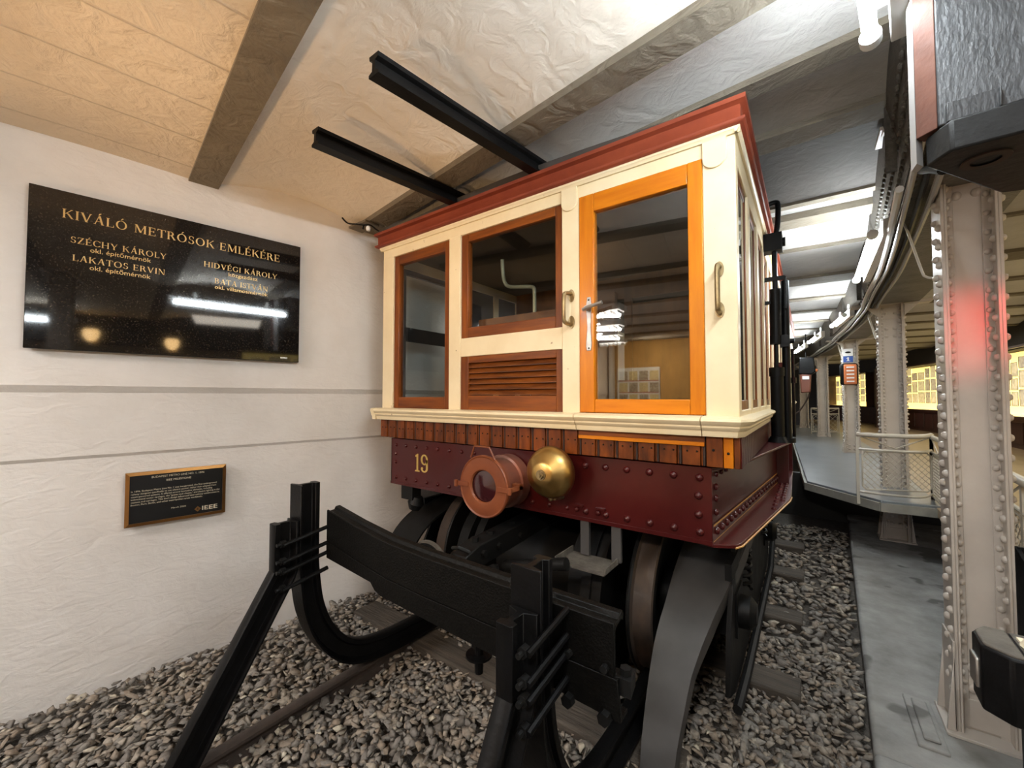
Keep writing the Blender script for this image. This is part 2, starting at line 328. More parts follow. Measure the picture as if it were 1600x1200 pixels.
# ------------------------------------------------------------------ walls, ground
def ribbon(mb, pts, prof):
    # pts: plan polyline, prof: (offset towards +x, z)
    rows = [[(x+o, y, z) for o, z in prof] for x, y in pts]
    n = len(prof); vs = [v for r in rows for v in r]; fs = []
    for i in range(len(pts)-1):
        for k in range(n-1): fs.append((i*n+k, (i+1)*n+k, (i+1)*n+k+1, i*n+k+1))
    return mb.add(vs, fs)
mb = MB(); ys = [-6.5+i*.5 for i in range(58)]
ribbon(mb, [(WX(y), y) for y in ys], [(-.035, -.3), (-.03, 1.262), (-.018, 1.280), (-.018, 1.622), (.004, 1.660), (0, 1.672), (0, 3.4)])
struct(mb.build('wall_left', M['wall'], smooth=20))
mb = MB(); mb.box(-6.5, 3.3, -6.6, -6.5, 0, 3.3); struct(mb.build('wall_back', M['backwall']))
mb = MB(); mb.box(-6, 6, 24, 24.1, -.3, 3.4); struct(mb.build('wall_far', M['darkfrieze']))
mb = MB(); mb.box(-4.4, 1.0, -.9, 22, -.25, -.035); struct(mb.build('floor', M['ground'])).name = 'ground_bed'
# concrete ledge right of the ballast
mb = MB(); pts = [(.08, -.9), (.14, .8), (.20, 2.38), (.285, 4.5), (.37, 6.63), (.40, 9), (.30, 13), (.0, 20)]
for (x0, y0), (x1, y1) in zip(pts, pts[1:]):
    a = [(x0, y0), (x1, y1), (1.6, y1), (1.6, y0)]; mb.prism(a, -.2, .075)
struct(mb.build('concrete_ledge', M['concrete'], bevel=.02))
# museum floor behind the camera and in the hall
mb = MB()
hp = [(.84, .2), (.80, 2.84), (.83, 3.93), (.90, 5.15), (.93, 5.5), (1.0, 9), (.8, 13), (.4, 17), (-.2, 22)]
for (x0, y0), (x1, y1) in zip(hp, hp[1:]): mb.prism([(x0, y0), (x1, y1), (3.4, y1), (3.4, y0)], .55, .62)
mb.box(-6, 3.4, -6.5, -.9, .3, .35)
struct(mb.build('floor', M['woodfloor']))
# hall wall
HT = [(-6.5, 3.25), (12, 3.2), (16, 2.75), (19, 2.1), (22, 1.2), (24, .4)]
def HX(y): return lerp_tab(HT, y)
mb = MB(); rows = [-6.5, 0, 4, 8, 12, 14, 16, 17.5, 19, 20.5, 22, 24]
ribbon(mb, [(HX(y), y) for y in rows], [(0, .55), (0, 1.22)]); mb.mi = 1
ribbon(mb, [(HX(y)+.35, y) for y in rows], [(0, 1.22), (0, 2.5)]); mb.mi = 2
ribbon(mb, [(HX(y), y) for y in rows], [(.35, 2.5), (0, 2.5), (0, 3.1)]); mb.mi = 0
ribbon(mb, [(HX(y), y) for y in rows], [(.35, 1.22), (0, 1.22)])
struct(mb.build('wall_right', [M['darkwood'], M['hallwall'], M['darkfrieze']]))

# ------------------------------------------------------------------ ceiling: beams and shallow vaults
BY = [(-6.2, -.16), (-5.2, -.16), (-4.2, -.16), (-3.2, -.16), (-2.2, -.158), (-1.15, -.158), (-.62, -.158), (.425, -.156), (1.525, -.146), (2.02, -.10), (2.54, -.02), (3.47, .0), (3.83, .02), (4.55, .04), (5.85, .06), (6.95, .09), (8, .11), (9.05, .13), (10.1, .15), (11.2, .17), (12.4, .19), (13.8, .21), (15.2, .23), (17, .25), (19, .27), (21, .3)]
BW = .155
mbb = MB()
for y0, s in BY:
    xs = (-5.2, 3.4); hw = {2.02: .05, 3.47: .035, 3.83: .10, 4.55: .03, 5.85: .17}.get(y0, BW/2)
    poly = [(xs[0], y0+s*xs[0]-hw), (xs[1], y0+s*xs[1]-hw), (xs[1], y0+s*xs[1]+hw), (xs[0], y0+s*xs[0]+hw)]
    mbb.prism(poly, 2.945, 3.2)
struct(mbb.build('ceiling_beams', M['beam'])).name = 'ceiling_beams'
def vault(name, bays, m):
    mb = MB()
    for i in bays:
        (ya, sa), (yb, sb) = BY[i], BY[i+1]; n = 12; nx = 30; vs = []
        rise = {6: .012, 7: .10}.get(i, .05)
        for k in range(nx+1):
            x = -5.2+8.6*k/nx
            for j in range(n+1):
                t = j/n; y = (ya+sa*x)*(1-t)+(yb+sb*x)*t
                vs.append((x, y, 2.958+rise*math.sin(PI*t)))
        fs = [(k*(n+1)+j, (k+1)*(n+1)+j, (k+1)*(n+1)+j+1, k*(n+1)+j+1) for k in range(nx) for j in range(n)]
        mb.add(vs, fs)
    o = mb.build(name, m); struct(o); return o
vault('ceiling', [5, 6], M['vault']); vault('ceiling', [7], M['vaultb'])
vault('ceiling', [i for i in range(len(BY)-1) if i not in (5, 6, 7, 9, 10)], M['vault2']); vault('ceiling', [9], M['slabhalfshade']); vault('ceiling', [10], M['slabshade'])
mb = MB(); mb.box(-5.4, 3.8, -6.6, 24, 3.22, 3.3); struct(mb.build('ceiling', M['vault2']))

# ------------------------------------------------------------------ ballast stones
def make_stones():
    import numpy as np
    rng = np.random.default_rng(5)
    import bmesh
    bases = []
    for k in range(10):
        bm = bmesh.new()
        for i in range(9):
            v = Vector((rng.normal(), rng.normal(), rng.normal())).normalized()
            bm.verts.new((v.x*rng.uniform(.85, 1.1), v.y*rng.uniform(.6, .9), v.z*rng.uniform(.22, .34)))
        bmesh.ops.convex_hull(bm, input=bm.verts)
        for v in [v for v in bm.verts if not v.link_faces]: bm.verts.remove(v)
        bm.verts.index_update(); bm.faces.ensure_lookup_table()
        V = np.array([v.co[:] for v in bm.verts]); F = np.array([[v.index for v in f.verts] for f in bm.faces if len(f.verts) == 3]); bases.append((V, F)); bm.free()
    def edge(y): return lerp_tab([(-.9, .08), (.8, .14), (2.38, .20), (4.5, .285), (6.63, .37), (9, .4)], y)
    P = []
    def fill(y0, y1, step, layers, smin, smax):
        for ly in range(layers):
            y = y0
            while y < y1:
                x = -3.5
                while x < .45:
                    px = x+rng.uniform(-.5, .5)*step; py = y+rng.uniform(-.5, .5)*step
                    if WX(py)+.06 < px < edge(py)-.02: P.append((px, py, ly, rng.uniform(smin, smax)))
                    x += step
                y += step
    fill(-.5, 3.2, .040, 2, .020, .034)
    fill(-.5, 3.2, .075, 1, .034, .060)
    fill(3.2, 6.2, .060, 1, .025, .045)
    fill(3.2, 6.2, .085, 1, .034, .058)
    VV = []; FF = []; off = 0
    for (x, y, ly, s) in P:
        V, F = bases[rng.integers(10)]
        a, b, c = rng.uniform(0, 2*PI), rng.normal(0, .28), rng.normal(0, .28)
        ca, sa, cb, sb, cc, sc = math.cos(a), math.sin(a), math.cos(b), math.sin(b), math.cos(c), math.sin(c)
        R = np.array([[ca, -sa, 0], [sa, ca, 0], [0, 0, 1]]) @ np.array([[cb, 0, sb], [0, 1, 0], [-sb, 0, cb]]) @ np.array([[1, 0, 0], [0, cc, -sc], [0, sc, cc]])
        bumpz = .012*math.sin(x*5.1+y*2.3)+.010*math.sin(x*2.2-y*6.1)
        wall = max(0, .22-(x-WX(y)))*.22
        z = .0+ly*.012+bumpz+wall+rng.uniform(-.012, .012)
        VV.append((V*s) @ R.T+np.array([x, y, z])); FF.append(F+off); off += len(V)
    VV = np.concatenate(VV); FF = np.concatenate(FF)
    me = bpy.data.meshes.new('ballast'); me.vertices.add(len(VV)); me.vertices.foreach_set('co', VV.ravel())
    me.loops.add(FF.size); me.loops.foreach_set('vertex_index', FF.ravel().astype(np.int32))
    me.polygons.add(len(FF)); me.polygons.foreach_set('loop_start', np.arange(0, FF.size, 3, dtype=np.int32)); me.polygons.foreach_set('loop_total', np.full(len(FF), 3, dtype=np.int32))
    me.update(calc_edges=True); me.validate(); me.materials.append(M['stone'])
    o = bpy.data.objects.new('ballast', me); COL.objects.link(o)
    tag(o, 'loose grey brown crushed stone ballast around the track and sleepers', 'gravel', kind='stuff')
make_stones()

# ------------------------------------------------------------------ track
GX = [(-2.10), (-.70)]
railprof = [(-.055, 0), (.055, 0), (.055, .010), (.012, .022), (.010, .085), (.030, .095), (.030, .120), (.022, .126), (-.022, .126), (-.030, .120), (-.030, .095), (-.010, .085), (-.012, .022), (-.055, .010)]
for gx, lab in ((-2.10, 'brown running rail on the ballast nearer the white wall'), (-.70, 'brown running rail under the right wheels of the carriage')):
    mb = MB(); mb.sweep([(a, b*.62) for a, b in railprof], [((gx, -.45, -.01), (1, 0, 0), (0, 0, 1)), ((gx, 12, -.01), (1, 0, 0), (0, 0, 1))])
    tag(mb.build('rail', M['rail']), lab, 'rail', 'running rails')
sl = [(1.86, 'dark timber sleeper just in front of the first wheels'), (2.72, 'timber sleeper, the nearest whose end sticks out right of the carriage'), (3.58, 'timber sleeper, the second whose end sticks out right of the carriage'), (4.45, 'timber sleeper, the third whose end sticks out right of the carriage'), (5.3, 'timber sleeper, the farthest visible before the grey platform')]
for y, lab in sl:
    mb = MB(); x1 = -.06 if y > 2 else -.45
    n = 8; fr = []
    mb.box(-2.72, x1, y-.10, y+.10, -.12, .038)
    tag(mb.build('sleeper', M['sleeper'], bevel=.012), lab, 'sleeper', 'timber sleepers')

# ------------------------------------------------------------------ buffer stop
BS = thing('buffer_stop', 'black buffer stop of bent rails with crossbeams in front of the carriage', 'buffer stop', (-1.4, 1.0, 0))
def railsec(h=.115, flip=1, fw=.055):
    # (u along X, v from foot to head)
    return [(-fw, 0), (fw, 0), (fw, .010*flip), (.012, .024*flip), (.010, (h-.034)*flip), (.030, (h-.026)*flip), (.030, (h-.004)*flip), (.022, h*flip), (-.022, h*flip), (-.030, (h-.004)*flip), (-.030, (h-.026)*flip), (-.010, (h-.034)*flip), (-.012, .024*flip), (-fw, .010*flip)]
def smooth_path(pts, sub=6):
    out = []
    P = [Vector(p) for p in pts]
    for i in range(len(P)-1):
        p0 = P[max(i-1, 0)]; p1 = P[i]; p2 = P[i+1]; p3 = P[min(i+2, len(P)-1)]
        for k in range(sub):
            t = k/sub; out.append(.5*((2*p1)+(p2-p0)*t+(2*p0-5*p1+4*p2-p3)*t*t+(3*p1-p0-3*p2+p3)*t**3))
    out.append(P[-1]); return out
def yzsweep(mb, gx, path, prof, sgn):
    # path in the plane X = gx ; v axis is the in-plane normal
    fr = []
    for i, p in enumerate(path):
        d = (path[min(i+1, len(path)-1)]-path[max(i-1, 0)]).normalized()
        nrm = Vector((0, -d.z, d.y))*sgn
        fr.append(((gx, p.y, p.z), (1, 0, 0), nrm))
    mb.sweep(prof, fr)
jpath = [(0, 1.03, 1.155), (0, 1.03, .80), (0, 1.035, .70), (0, 1.065, .50), (0, 1.14, .32), (0, 1.27, .17), (0, 1.45, .09), (0, 1.75, .058), (0, 2.2, .055)]
for gx, dz in ((-2.10, 0), (-.70, -.07)):
    pts = [Vector(p) for p in jpath]; pts[0].z += dz
    head = pts[:2]; body = smooth_path(pts[1:], 5)
    mb = MB(); yzsweep(mb, gx, [head[0]]+body, railsec(.115), 1)
    mb.build('bent_post_rail', M['black'], BS, bevel=.002, seg=1)
    mb = MB(); top = .985 if gx < -1 else .965
    fp = [Vector((0, 1.025, top)), Vector((0, 1.025, .745)), Vector((0, 1.015, .715)), Vector((0, .665, .12)), Vector((0, .56, -.06))]
    yzsweep(mb, gx, fp, railsec(.105, -1, .05), 1)
    mb.build('brace_rail', M['black'], BS, bevel=.002, seg=1)
    for k, z in enumerate((.905, .835, .775, .705)):
        for sx in (1,):
            a = (gx+sx*.066, .945, z-.012*(k % 2)-.012); b = (gx+sx*.070, 1.165, z+.012+.01*((k+1) % 2))
            u = MB(); u.tube([a, b], .0105, 8); ro = u.build('clamp_rod', M['black'], BS)
            nb = MB(); nb.cyl((gx+sx*.048, .965, a[2]), (gx+sx*.048, .940, a[2]), .017, n=6); nb.cyl((gx+sx*.048, .940, a[2]), (gx+sx*.048, .922, a[2]), .009, n=8)
            nb.build('clamp_nut', M['wheelblack'], ro, smooth=30)
def beam_x(mb, prof, pts):
    fr = [((x, 1.16+dy, z), (0, 1, 0), (0, 0, 1)) for x, dy, z in pts]; mb.sweep(prof, fr)
# upper beam: channel with rolled top flange; profile (u=+Y depth, v=z)
ch = [(0, -.155), (.014, -.155), (.014, -.022), (.060, -.012), (.075, -.020), (.082, -.002), (.072, .012), (.048, .010), (.040, -.004), (.014, -.006), (.008, .002), (0, 0)]
mb = MB(); beam_x(mb, ch, [(-2.035, .0, 1.012), (-1.80, .0, .975), (-1.55, 0, .945), (-1.3, 0, .936), (-.9, 0, .934), (-.475, 0, .932)])
mb.build('cross_beam', M['blackrough'], BS, bevel=.002, seg=1)
mb = MB()
mb.prism([(-2.035, .855), (-1.80, .818), (-1.55, .788), (-1.3, .779), (-.9, .777), (-.465, .775), (-.455, .655), (-.9, .675), (-1.3, .690), (-1.58, .700), (-1.62, .712), (-1.655, .742), (-2.03, .768)], 1.158, 1.172, 'y')
mb.prism([(-1.3, .690), (-.455, .655), (-.455, .667), (-1.3, .702)], 1.172, 1.215, 'y'); mb.prism([(-1.3, .765), (-.465, .763), (-.465, .775), (-1.3, .777)], 1.172, 1.215, 'y')
mb.build('cross_beam', M['blackrough'], BS, bevel=.002, seg=1)
mb = MB()
for x in (-.62, -.50): mb.cyl((x, 1.158, .66), (x, 1.135, .66), .020, n=6); mb.cyl((x, 1.158, .80), (x, 1.14, .80), .012, n=8)
mb.build('beam_bolts', M['wheelblack'], BS)
mb = MB(); mb.prism([(-.47, 1.174), (-.43, 1.174), (-.44, 1.24), (-.47, 1.24)], .725, .775); mb.cyl((-.455, 1.2, .775), (-.455, 1.2, .795), .017, n=6); mb.build('end_clip', M['wheelblack'], BS)
mb = MB(); mb.cyl((-1.02, 1.19, .685), (-1.02, 1.19, .565), .016, n=10); mb.cyl((-1.02, 1.19, .635), (-1.02, 1.19, .627), .05, n=16); mb.cyl((-1.02, 1.19, .685), (-1.02, 1.19, .66), .028, n=6)
mb.build('hanging_bolt', M['black'], BS)

# ------------------------------------------------------------------ the carriage
CAR = thing('underground_carriage', 'old underground railway carriage with cream cab, orange door and maroon headstock', 'railway carriage', (-1.42, 4.0, 0))
FX0, FX1 = -2.63, -.232
F = 1.93; CARY1 = 9.5
def part(mb, name, m, parent=CAR, **k): return mb.build(name, m, parent, **k)
# cab frame (cream): front posts, rails, side posts
mb = MB()
for a, b in ((FX0, -2.508), (-1.925, -1.822), (-1.070, -.965), (-.362, FX1)): mb.box(a, b, F, F+.07, 1.50, 2.66)
mb.box(FX0, FX1, F+.001, F+.07, 2.655, 2.745)
mb.box(-1.822, -1.070, F+.003, F+.06, 1.858, 1.978)
# corner posts run back along the side
RY = [(2.0, 2.28), (2.62, 2.72), (3.06, 3.16), (3.52, 3.66), (4.1, 4.2), (4.6, 4.7), (5.1, 5.2), (5.6, 5.7), (6.1, 6.2), (6.6, 6.7), (7.1, 7.2), (7.6, 7.7), (8.1, 8.2), (8.6, 8.7), (9.1, 9.2)]
SP = [1.93, 2.36, 2.80, 3.22, 3.60, 4.0, 4.5, 5.0, 5.5, 6.0, 6.5, 7.0, 7.5, 8.0, 8.5, 9.0, 9.42]
for xs in (-1, 1):
    for y in SP:
        wd = .08
        if y < 2: continue
        if xs > 0: mb.box(FX1-.06, FX1, y, y+wd, 1.50, 2.66)
        elif y not in (2.36, 2.80): mb.box(FX0, FX0+.06, y, y+wd, 1.50, 2.66)
    a, b = (FX1-.06, FX1-.001) if xs > 0 else (FX0+.001, FX0+.06)
    mb.box(a, b, F+.07, CARY1, 2.62, 2.745); mb.box(a, b, F+.07, CARY1, 1.44, 1.54)
part(mb, 'cab_frame', M['cream'], bevel=.004)
# rounded tongues at the heads of the posts
mb = MB()
for a, b in ((-1.070, -.972), (-.362, -.262)):
    c = (a+b)/2; r = (b-a)/2-.002; zc = 2.640
    poly = [(b-.002, 2.728), (b-.002, zc)]+[(c+r*math.cos(t), zc-r*.9*math.sin(t)) for t in [PI*i/14 for i in range(1, 14)]]+[(a+.002, zc), (a+.002, 2.728)]
    mb = MB(); mb.prism(poly, F-.010, F+.01, 'y'); part(mb, 'post_head', M['cream'], bevel=.002)
# cornice moulding
mb = MB()
cor = [(0, 2.718), (.010, 2.718), (.014, 2.728), (.020, 2.732), (.022, 2.748), (0, 2.748)]
mb.prism([(F-o, z) for o, z in cor], FX0-.02, FX1+.02, 'x')
for xx, s in ((FX1, 1), (FX0, -1)): mb.prism([(xx+s*o, z) for o, z in cor], F-.02, CARY1, 'y')
part(mb, 'cornice', M['cream'])
# roof fascia and roof
mb = MB()
fas = [(.0, 2.742), (.050, 2.742), (.058, 2.750), (.058, 2.758), (.044, 2.764), (.040, 2.770), (.040, 2.822), (.046, 2.826), (.060, 2.832), (.062, 2.850), (.050, 2.856), (0, 2.856)]
x0, x1 = FX0-.0, FX1+.0
def ringsweep(mb, prof, x0, x1, y0, y1):
    P = [((x0, y1), (-1, 0)), ((x0, y0), (-1, -1)), ((x1, y0), (1, -1)), ((x1, y1), (1, 0))]
    fr = [((x, y, 0), (dx, dy, 0), (0, 0, 1)) for (x, y), (dx, dy) in P]
    mb.sweep(prof, fr)
ringsweep(mb, fas, FX0+.01, FX1-.015, F+.01, CARY1)
part(mb, 'roof_fascia', M['fascia'], smooth=50)
mb = MB(); n = 16; vs = []
for y in (F-.02, CARY1):
    for i in range(n+1):
        t = i/n; x = FX0-.03+(FX1-FX0+.06)*t; vs.append((x, y, 2.852+.055*math.sin(PI*t)))
mb.add(vs, [(i, i+1, n+2+i, n+1+i) for i in range(n)]+[tuple(range(n+1))+(0,)][:0]); 
mb.prism([(FX0-.03+(FX1-FX0+.06)*i/n, 2.852+.055*math.sin(PI*i/n)) for i in range(n+1)], F-.02, F, 'y')
part(mb, 'roof', M['roof'])
mb = MB(); mb.box(FX0+.05, FX1-.05, F+.07, CARY1, 2.70, 2.715); part(mb, 'cab_ceiling', M['innerdark'])
# sill moulding in three lengths
sil = [(.0, 1.432), (.045, 1.432), (.050, 1.444), (.050, 1.456), (.060, 1.462), (.066, 1.472), (.064, 1.478), (.074, 1.484), (.082, 1.498), (.078, 1.508), (.060, 1.514), (0, 1.518)]
def sillx(a, b, nm='sill_moulding'):
    mb = MB(); mb.prism([(F-o, z) for o, z in sil], a, b, 'x'); part(mb, nm, M['cream'], smooth=40)
sillx(FX0-.0, -.966); sillx(-.962, -.372)
mb = MB(); fr = [((-.368, F, 0), (0, -1, 0), (0, 0, 1)), ((FX1-.06, F, 0), (0, -1, 0), (0, 0, 1))]
mb.sweep(sil, [((-.368, F, 0), (0, -1, 0), (0, 0, 1)), ((FX1-.03, F, 0), (.55, -1, 0), (0, 0, 1)), ((FX1-.03, F+.03, 0), (1, -.3, 0), (0, 0, 1)), ((FX1-.03, CARY1, 0), (1, 0, 0), (0, 0, 1))])
part(mb, 'sill_moulding', M['cream'], smooth=30)
mb = MB(); mb.prism([(FX0-o*.8, z) for o, z in sil], F-.06, CARY1, 'y'); part(mb, 'sill_moulding', M['cream'], smooth=40)
# windows
def window(x0, x1, z0, z1, gx0, gx1, gz0, gz1, name='window_frame', ms=('oak', 'oakh'), y=F+.012, d=.045, parent=CAR, gm='glass'):
    mb = MB(); mb.mi = 0; mb.box(x0, gx0, y, y+d, z0, z1); mb.box(gx1, x1, y, y+d, z0, z1)
    mb.mi = 1; mb.box(gx0, gx1, y+.001, y+d, gz1, z1); mb.box(gx0, gx1, y+.001, y+d, z0, gz0)
    o = part(mb, name, [M[ms[0]], M[ms[1]]], parent, bevel=.004)
    g = MB(); g.box(gx0-.004, gx1+.004, y+.020, y+.025, gz0-.004, gz1+.004); part(g, 'window_pane', M[gm], o)
    return o
window(-2.508, -1.925, 1.516, 2.655, -2.455, -1.975, 1.598, 2.588)
window(-1.822, -1.070, 1.978, 2.655, -1.765, -1.118, 2.045, 2.605)
# louvre panel under the middle window
mb = MB(); mb.mi = 0; y = F+.008
mb.box(-1.822, -1.757, y, y+.04, 1.516, 1.858); mb.box(-1.112, -1.070, y, y+.04, 1.516, 1.858)
mb.mi = 1; mb.box(-1.757, -1.112, y+.001, y+.04, 1.815, 1.858); mb.box(-1.757, -1.112, y+.001, y+.04, 1.516, 1.608)
P_ = part(mb, 'louvre_frame', [M['oak'], M['oakh']], bevel=.003)
mb = MB()
for k in range(6):
    z = 1.611+k*.0345; mb.add([(-1.757, y+.004, z), (-1.112, y+.004, z), (-1.112, y+.004, z+.004), (-1.757, y+.004, z+.004), (-1.757, y+.026, z+.036), (-1.112, y+.026, z+.036), (-1.757, y+.03, z), (-1.112, y+.03, z)],
        [(0, 1, 2, 3), (3, 2, 5, 4), (0, 6, 7, 1), (4, 5, 7, 6)])
part(mb, 'louvre_slats', M['slat'], P_, smooth=20)
# door
D_ = window(-.965, -.362, 1.520, 2.655, -.882, -.425, 1.588, 2.560, 'door', ('ochre', 'ochreh'), F-.004, .05, gm='doorglass')
mb = MB(); yy = F-.012
mb.prism([(-.921, 1.838), (-.898, 1.838), (-.893, 1.86), (-.899, 1.96), (-.895, 2.07), (-.899, 2.115), (-.918, 2.115), (-.924, 2.07), (-.918, 1.96), (-.926, 1.86)], F-.009, F-.003, 'y')
part(mb, 'lock_plate', M['steel'], D_, bevel=.002)
mb = MB(); mb.cyl((-.908, F-.005, 2.052), (-.908, F-.045, 2.052), .013, n=12)
mb.tube([(-.925, F-.045, 2.045), (-.90, F-.047, 2.052), (-.86, F-.049, 2.060), (-.818, F-.05, 2.068)], .0095, 10)
part(mb, 'door_handle', M['steel'], D_)
mb = MB()
for z in (1.85, 2.10): mb.rivet((-.909, F-.009, z), (0, -1, 0), .005, .003)
part(mb, 'screws', M['wheelblack'], D_)
# threshold board
mb = MB(); mb.box(-.966, -.366, F-.022, F+.0, 1.386, 1.404); part(mb, 'threshold_board', M['ochreh'], bevel=.002)
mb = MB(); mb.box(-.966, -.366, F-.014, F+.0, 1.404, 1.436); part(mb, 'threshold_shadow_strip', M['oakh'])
# grab handles
def grab(x, z0, z1, side=0):
    mb = MB(); yb = F
    for z, s in ((z0, -1), (z1, 1)):
        poly = [(x+.018*math.cos(t), z-s*.012+.034*math.sin(t)) for t in [2*PI*i/16 for i in range(16)]]
        mb.prism(poly, yb-.006, yb+.001, 'y')
    pts = [(x, yb, z0), (x-side*.006, yb-.04, z0+.003), (x-side*.008, yb-.055, z0+.02), (x-side*.008, yb-.058, (z0+z1)/2), (x-side*.008, yb-.055, z1-.02), (x-side*.006, yb-.04, z1-.003), (x, yb, z1)]
    mb.tube(smooth_path(pts, 4), .0105, 10)
    part(mb, 'grab_handle', M['brassdull'])
grab(-.300, 1.960, 2.160); grab(-1.012, 1.985, 2.150, 2)
# matchboard skirt under the sill
mb = MB(); xs = FX0; i = 0; bw = .0985
edges = []
x = FX0
while x < FX1-.19:
    edges.append((x, min(x+bw, -.362))); x += bw
    if x > -.40: break
for a, b in edges:
    mb.mi = 0; mb.box(a+.003, b-.020, F-.012, F+.02, 1.300, 1.436); mb.box(b-.017, b-.010, F-.008, F+.02, 1.300, 1.436); mb.mi = 1; mb.box(b-.010, b, F-.008, F+.02, 1.300, 1.436)
    mb.mi = 1
mb.mi = 0; mb.box(-.360, -.295, F-.014, F+.02, 1.300, 1.436); mb.mi = 2; mb.box(-.293, -.256, F-.016, F+.02, 1.300, 1.436); mb.mi = 0; mb.box(-.254, FX1, F-.012, F+.02, 1.300, 1.436)
# side skirt boards
y = F
mb.mi = 3; mb.box(FX1-.02, FX1+.001, F+.02, 5.5, 1.300, 1.436)
while y < 5.5: mb.box(FX1-.02, FX1+.006, y, y+.026, 1.300, 1.436); y += .036
mb.box(FX0-.004, FX0+.02, F, CARY1, 1.3, 1.436); mb.box(FX1-.02, FX1, 5.5, CARY1, 1.3, 1.436)
SK = part(mb, 'matchboard_skirt', [M['plank'], M['darkgap'], M['ochre'], M['maroon']], bevel=.002, seg=1)
mb = MB(); mb.box(FX0+.02, FX1-.02, F+.012, F+.03, 1.302, 1.436); part(mb, 'skirt_backing', M['darkgap'], SK)
mb = MB()
for k, (a, b) in enumerate(edges):
    zz = 1.372+.004*math.sin(k*2.1)
    if a > -.98: zz = 1.362
    for fx in (.25, .66): mb.rivet((a+fx*bw, F-.012, zz), (0, -1, 0), .0048, .004, 6)
mb.rivet((-.332, F-.014, 1.372), (0, -1, 0), .006, .004); mb.rivet((-.275, F-.016, 1.362), (0, -1, 0), .006, .004)
part(mb, 'skirt_screws', M['wheelblack'], SK)
# headstock plate with rivets
HZ0, HZ1 = .955, 1.292; HX0, HX1 = -2.535, -.345; HY = 1.945
mb = MB(); mb.box(HX0, HX1, HY, HY+.02, HZ0, HZ1)
mb.box(HX0, HX1, HY+.02, HY+.14, HZ0, HZ0+.012); mb.box(HX0, HX1, HY+.02, HY+.14, HZ1-.012, HZ1)
mb.box(HX0, HX0+.012, HY, 3.6, HZ0, HZ1)
H = part(mb, 'headstock', M['maroon'], bevel=.002, seg=1)
mb = MB(); n = 20
for k in range(n):
    x = HX0+.06+(HX1-HX0-.11)*k/(n-1)
    big = .0175 if x > -1.0 else .0135
    if not (-1.62 < x < -1.0): mb.rivet((x, HY, 1.245), (0, -1, 0), big, big*.9, 12)
    mb.rivet((x, HY, 1.008), (0, -1, 0), big, big*.9, 12)
for z in (1.12, 1.18): mb.rivet((HX0+.055, HY, z), (0, -1, 0), .0135, .011, 10)
for z in (1.165, 1.083): mb.rivet((HX1-.055, HY, z), (0, -1, 0), .0175, .015, 12)
part(mb, 'rivets', M['maroon'], H, smooth=60)
mb = MB()
for x in (-.86, -.98): mb.box(x-.025, x+.025, HY-.014, HY, 1.028, 1.038); mb.rivet((x-.012, HY-.008, 1.012), (0, -1, 0), .012, .01)
mb.box(HX0, HX1, HY-.003, HY, .957, .975)
part(mb, 'bottom_clips', M['maroon'], H)
# number 19 (built as shapes)
def strokes(mb, y, polys, d=.002):
    for p in polys: mb.prism(p, y-d, y, 'y')
mb = MB(); X = -2.262; Z = 1.073; h = .125
strokes(mb, HY, [[(X, Z+h-.012), (X+.022, Z+h), (X+.030, Z+h), (X+.030, Z+.010), (X+.012, Z+.010), (X+.012, Z+h-.022), (X, Z+h-.024)], [(X-.004, Z), (X+.045, Z), (X+.042, Z+.010), (X, Z+.010)]])
cx, cz = X+.092, Z+h-.037
def ringpoly(mb, cx, cz, ro_x, ro_z, ri_x, ri_z, a0, a1, n=22):
    pts = []
    for i in range(n):
        t0 = a0+(a1-a0)*i/n; t1 = a0+(a1-a0)*(i+1)/n
        q = [(cx+ro_x*math.cos(t0), cz+ro_z*math.sin(t0)), (cx+ro_x*math.cos(t1), cz+ro_z*math.sin(t1)), (cx+ri_x*math.cos(t1), cz+ri_z*math.sin(t1)), (cx+ri_x*math.cos(t0), cz+ri_z*math.sin(t0))]
        mb.prism(q, HY-.002, HY, 'y')
ringpoly(mb, cx, cz, .036, .037, .018, .027, 0, 2*PI)
mb.prism([(cx+.018, cz), (cx+.036, cz), (cx+.036, Z+.030), (cx+.018, Z+.030)], HY-.002, HY, 'y')
ringpoly(mb, cx, Z+.030, .036, .030, .018, .020, PI*1.08, 2*PI)
mb.prism([(cx+.011*math.cos(t)-.022, Z+.026+.010*math.sin(t)) for t in [2*PI*i/12 for i in range(12)]], HY-.0022, HY, 'y')
part(mb, 'number_lettering', M['gold'], H)
# side platform of the underframe: top and bottom flange, recessed web
mb = MB()
top = [(HX1, 1.95), (-.262, 2.12), (-.100, 3.44), (-.100, 3.62), (-.30, 3.62), (-.40, 3.4), (-.40, 1.96)]
mb.prism(top, HZ1-.014, HZ1, 'z')
bot = [(HX1, HY), (-.262, 1.99), (-.245, 2.03), (-.105, 3.08), (-.100, 3.2), (-.120, 4.25), (-.40, 4.25), (-.40, 1.96)]
mb.prism(bot, HZ0-.006, HZ0+.010, 'z')
SD = part(mb, 'side_platform', M['maroon'], bevel=.003)
mb = MB()
web = [(HX1, 1.95), (-.385, 2.16), (-.200, 3.58), (-.24, 3.62), (-.41, 2.2), (-.37, 1.95)]
mb.prism([(HX1-.002, HY+.01), (-.195, 3.60), (-.215, 3.60), (HX1-.022, HY+.02)], HZ0, HZ1-.01, 'z')
mb.prism([(-.125, 3.60), (-.215, 3.60), (-.215, 3.58), (-.125, 3.58)], HZ0, HZ1-.01, 'z')
mb.prism([(-.120, 4.25), (-.27, 4.25), (-.27, 4.27), (-.12, 4.27)], HZ0, 1.9, 'z')
part(mb, 'side_web_plate', M['maroon'], SD)
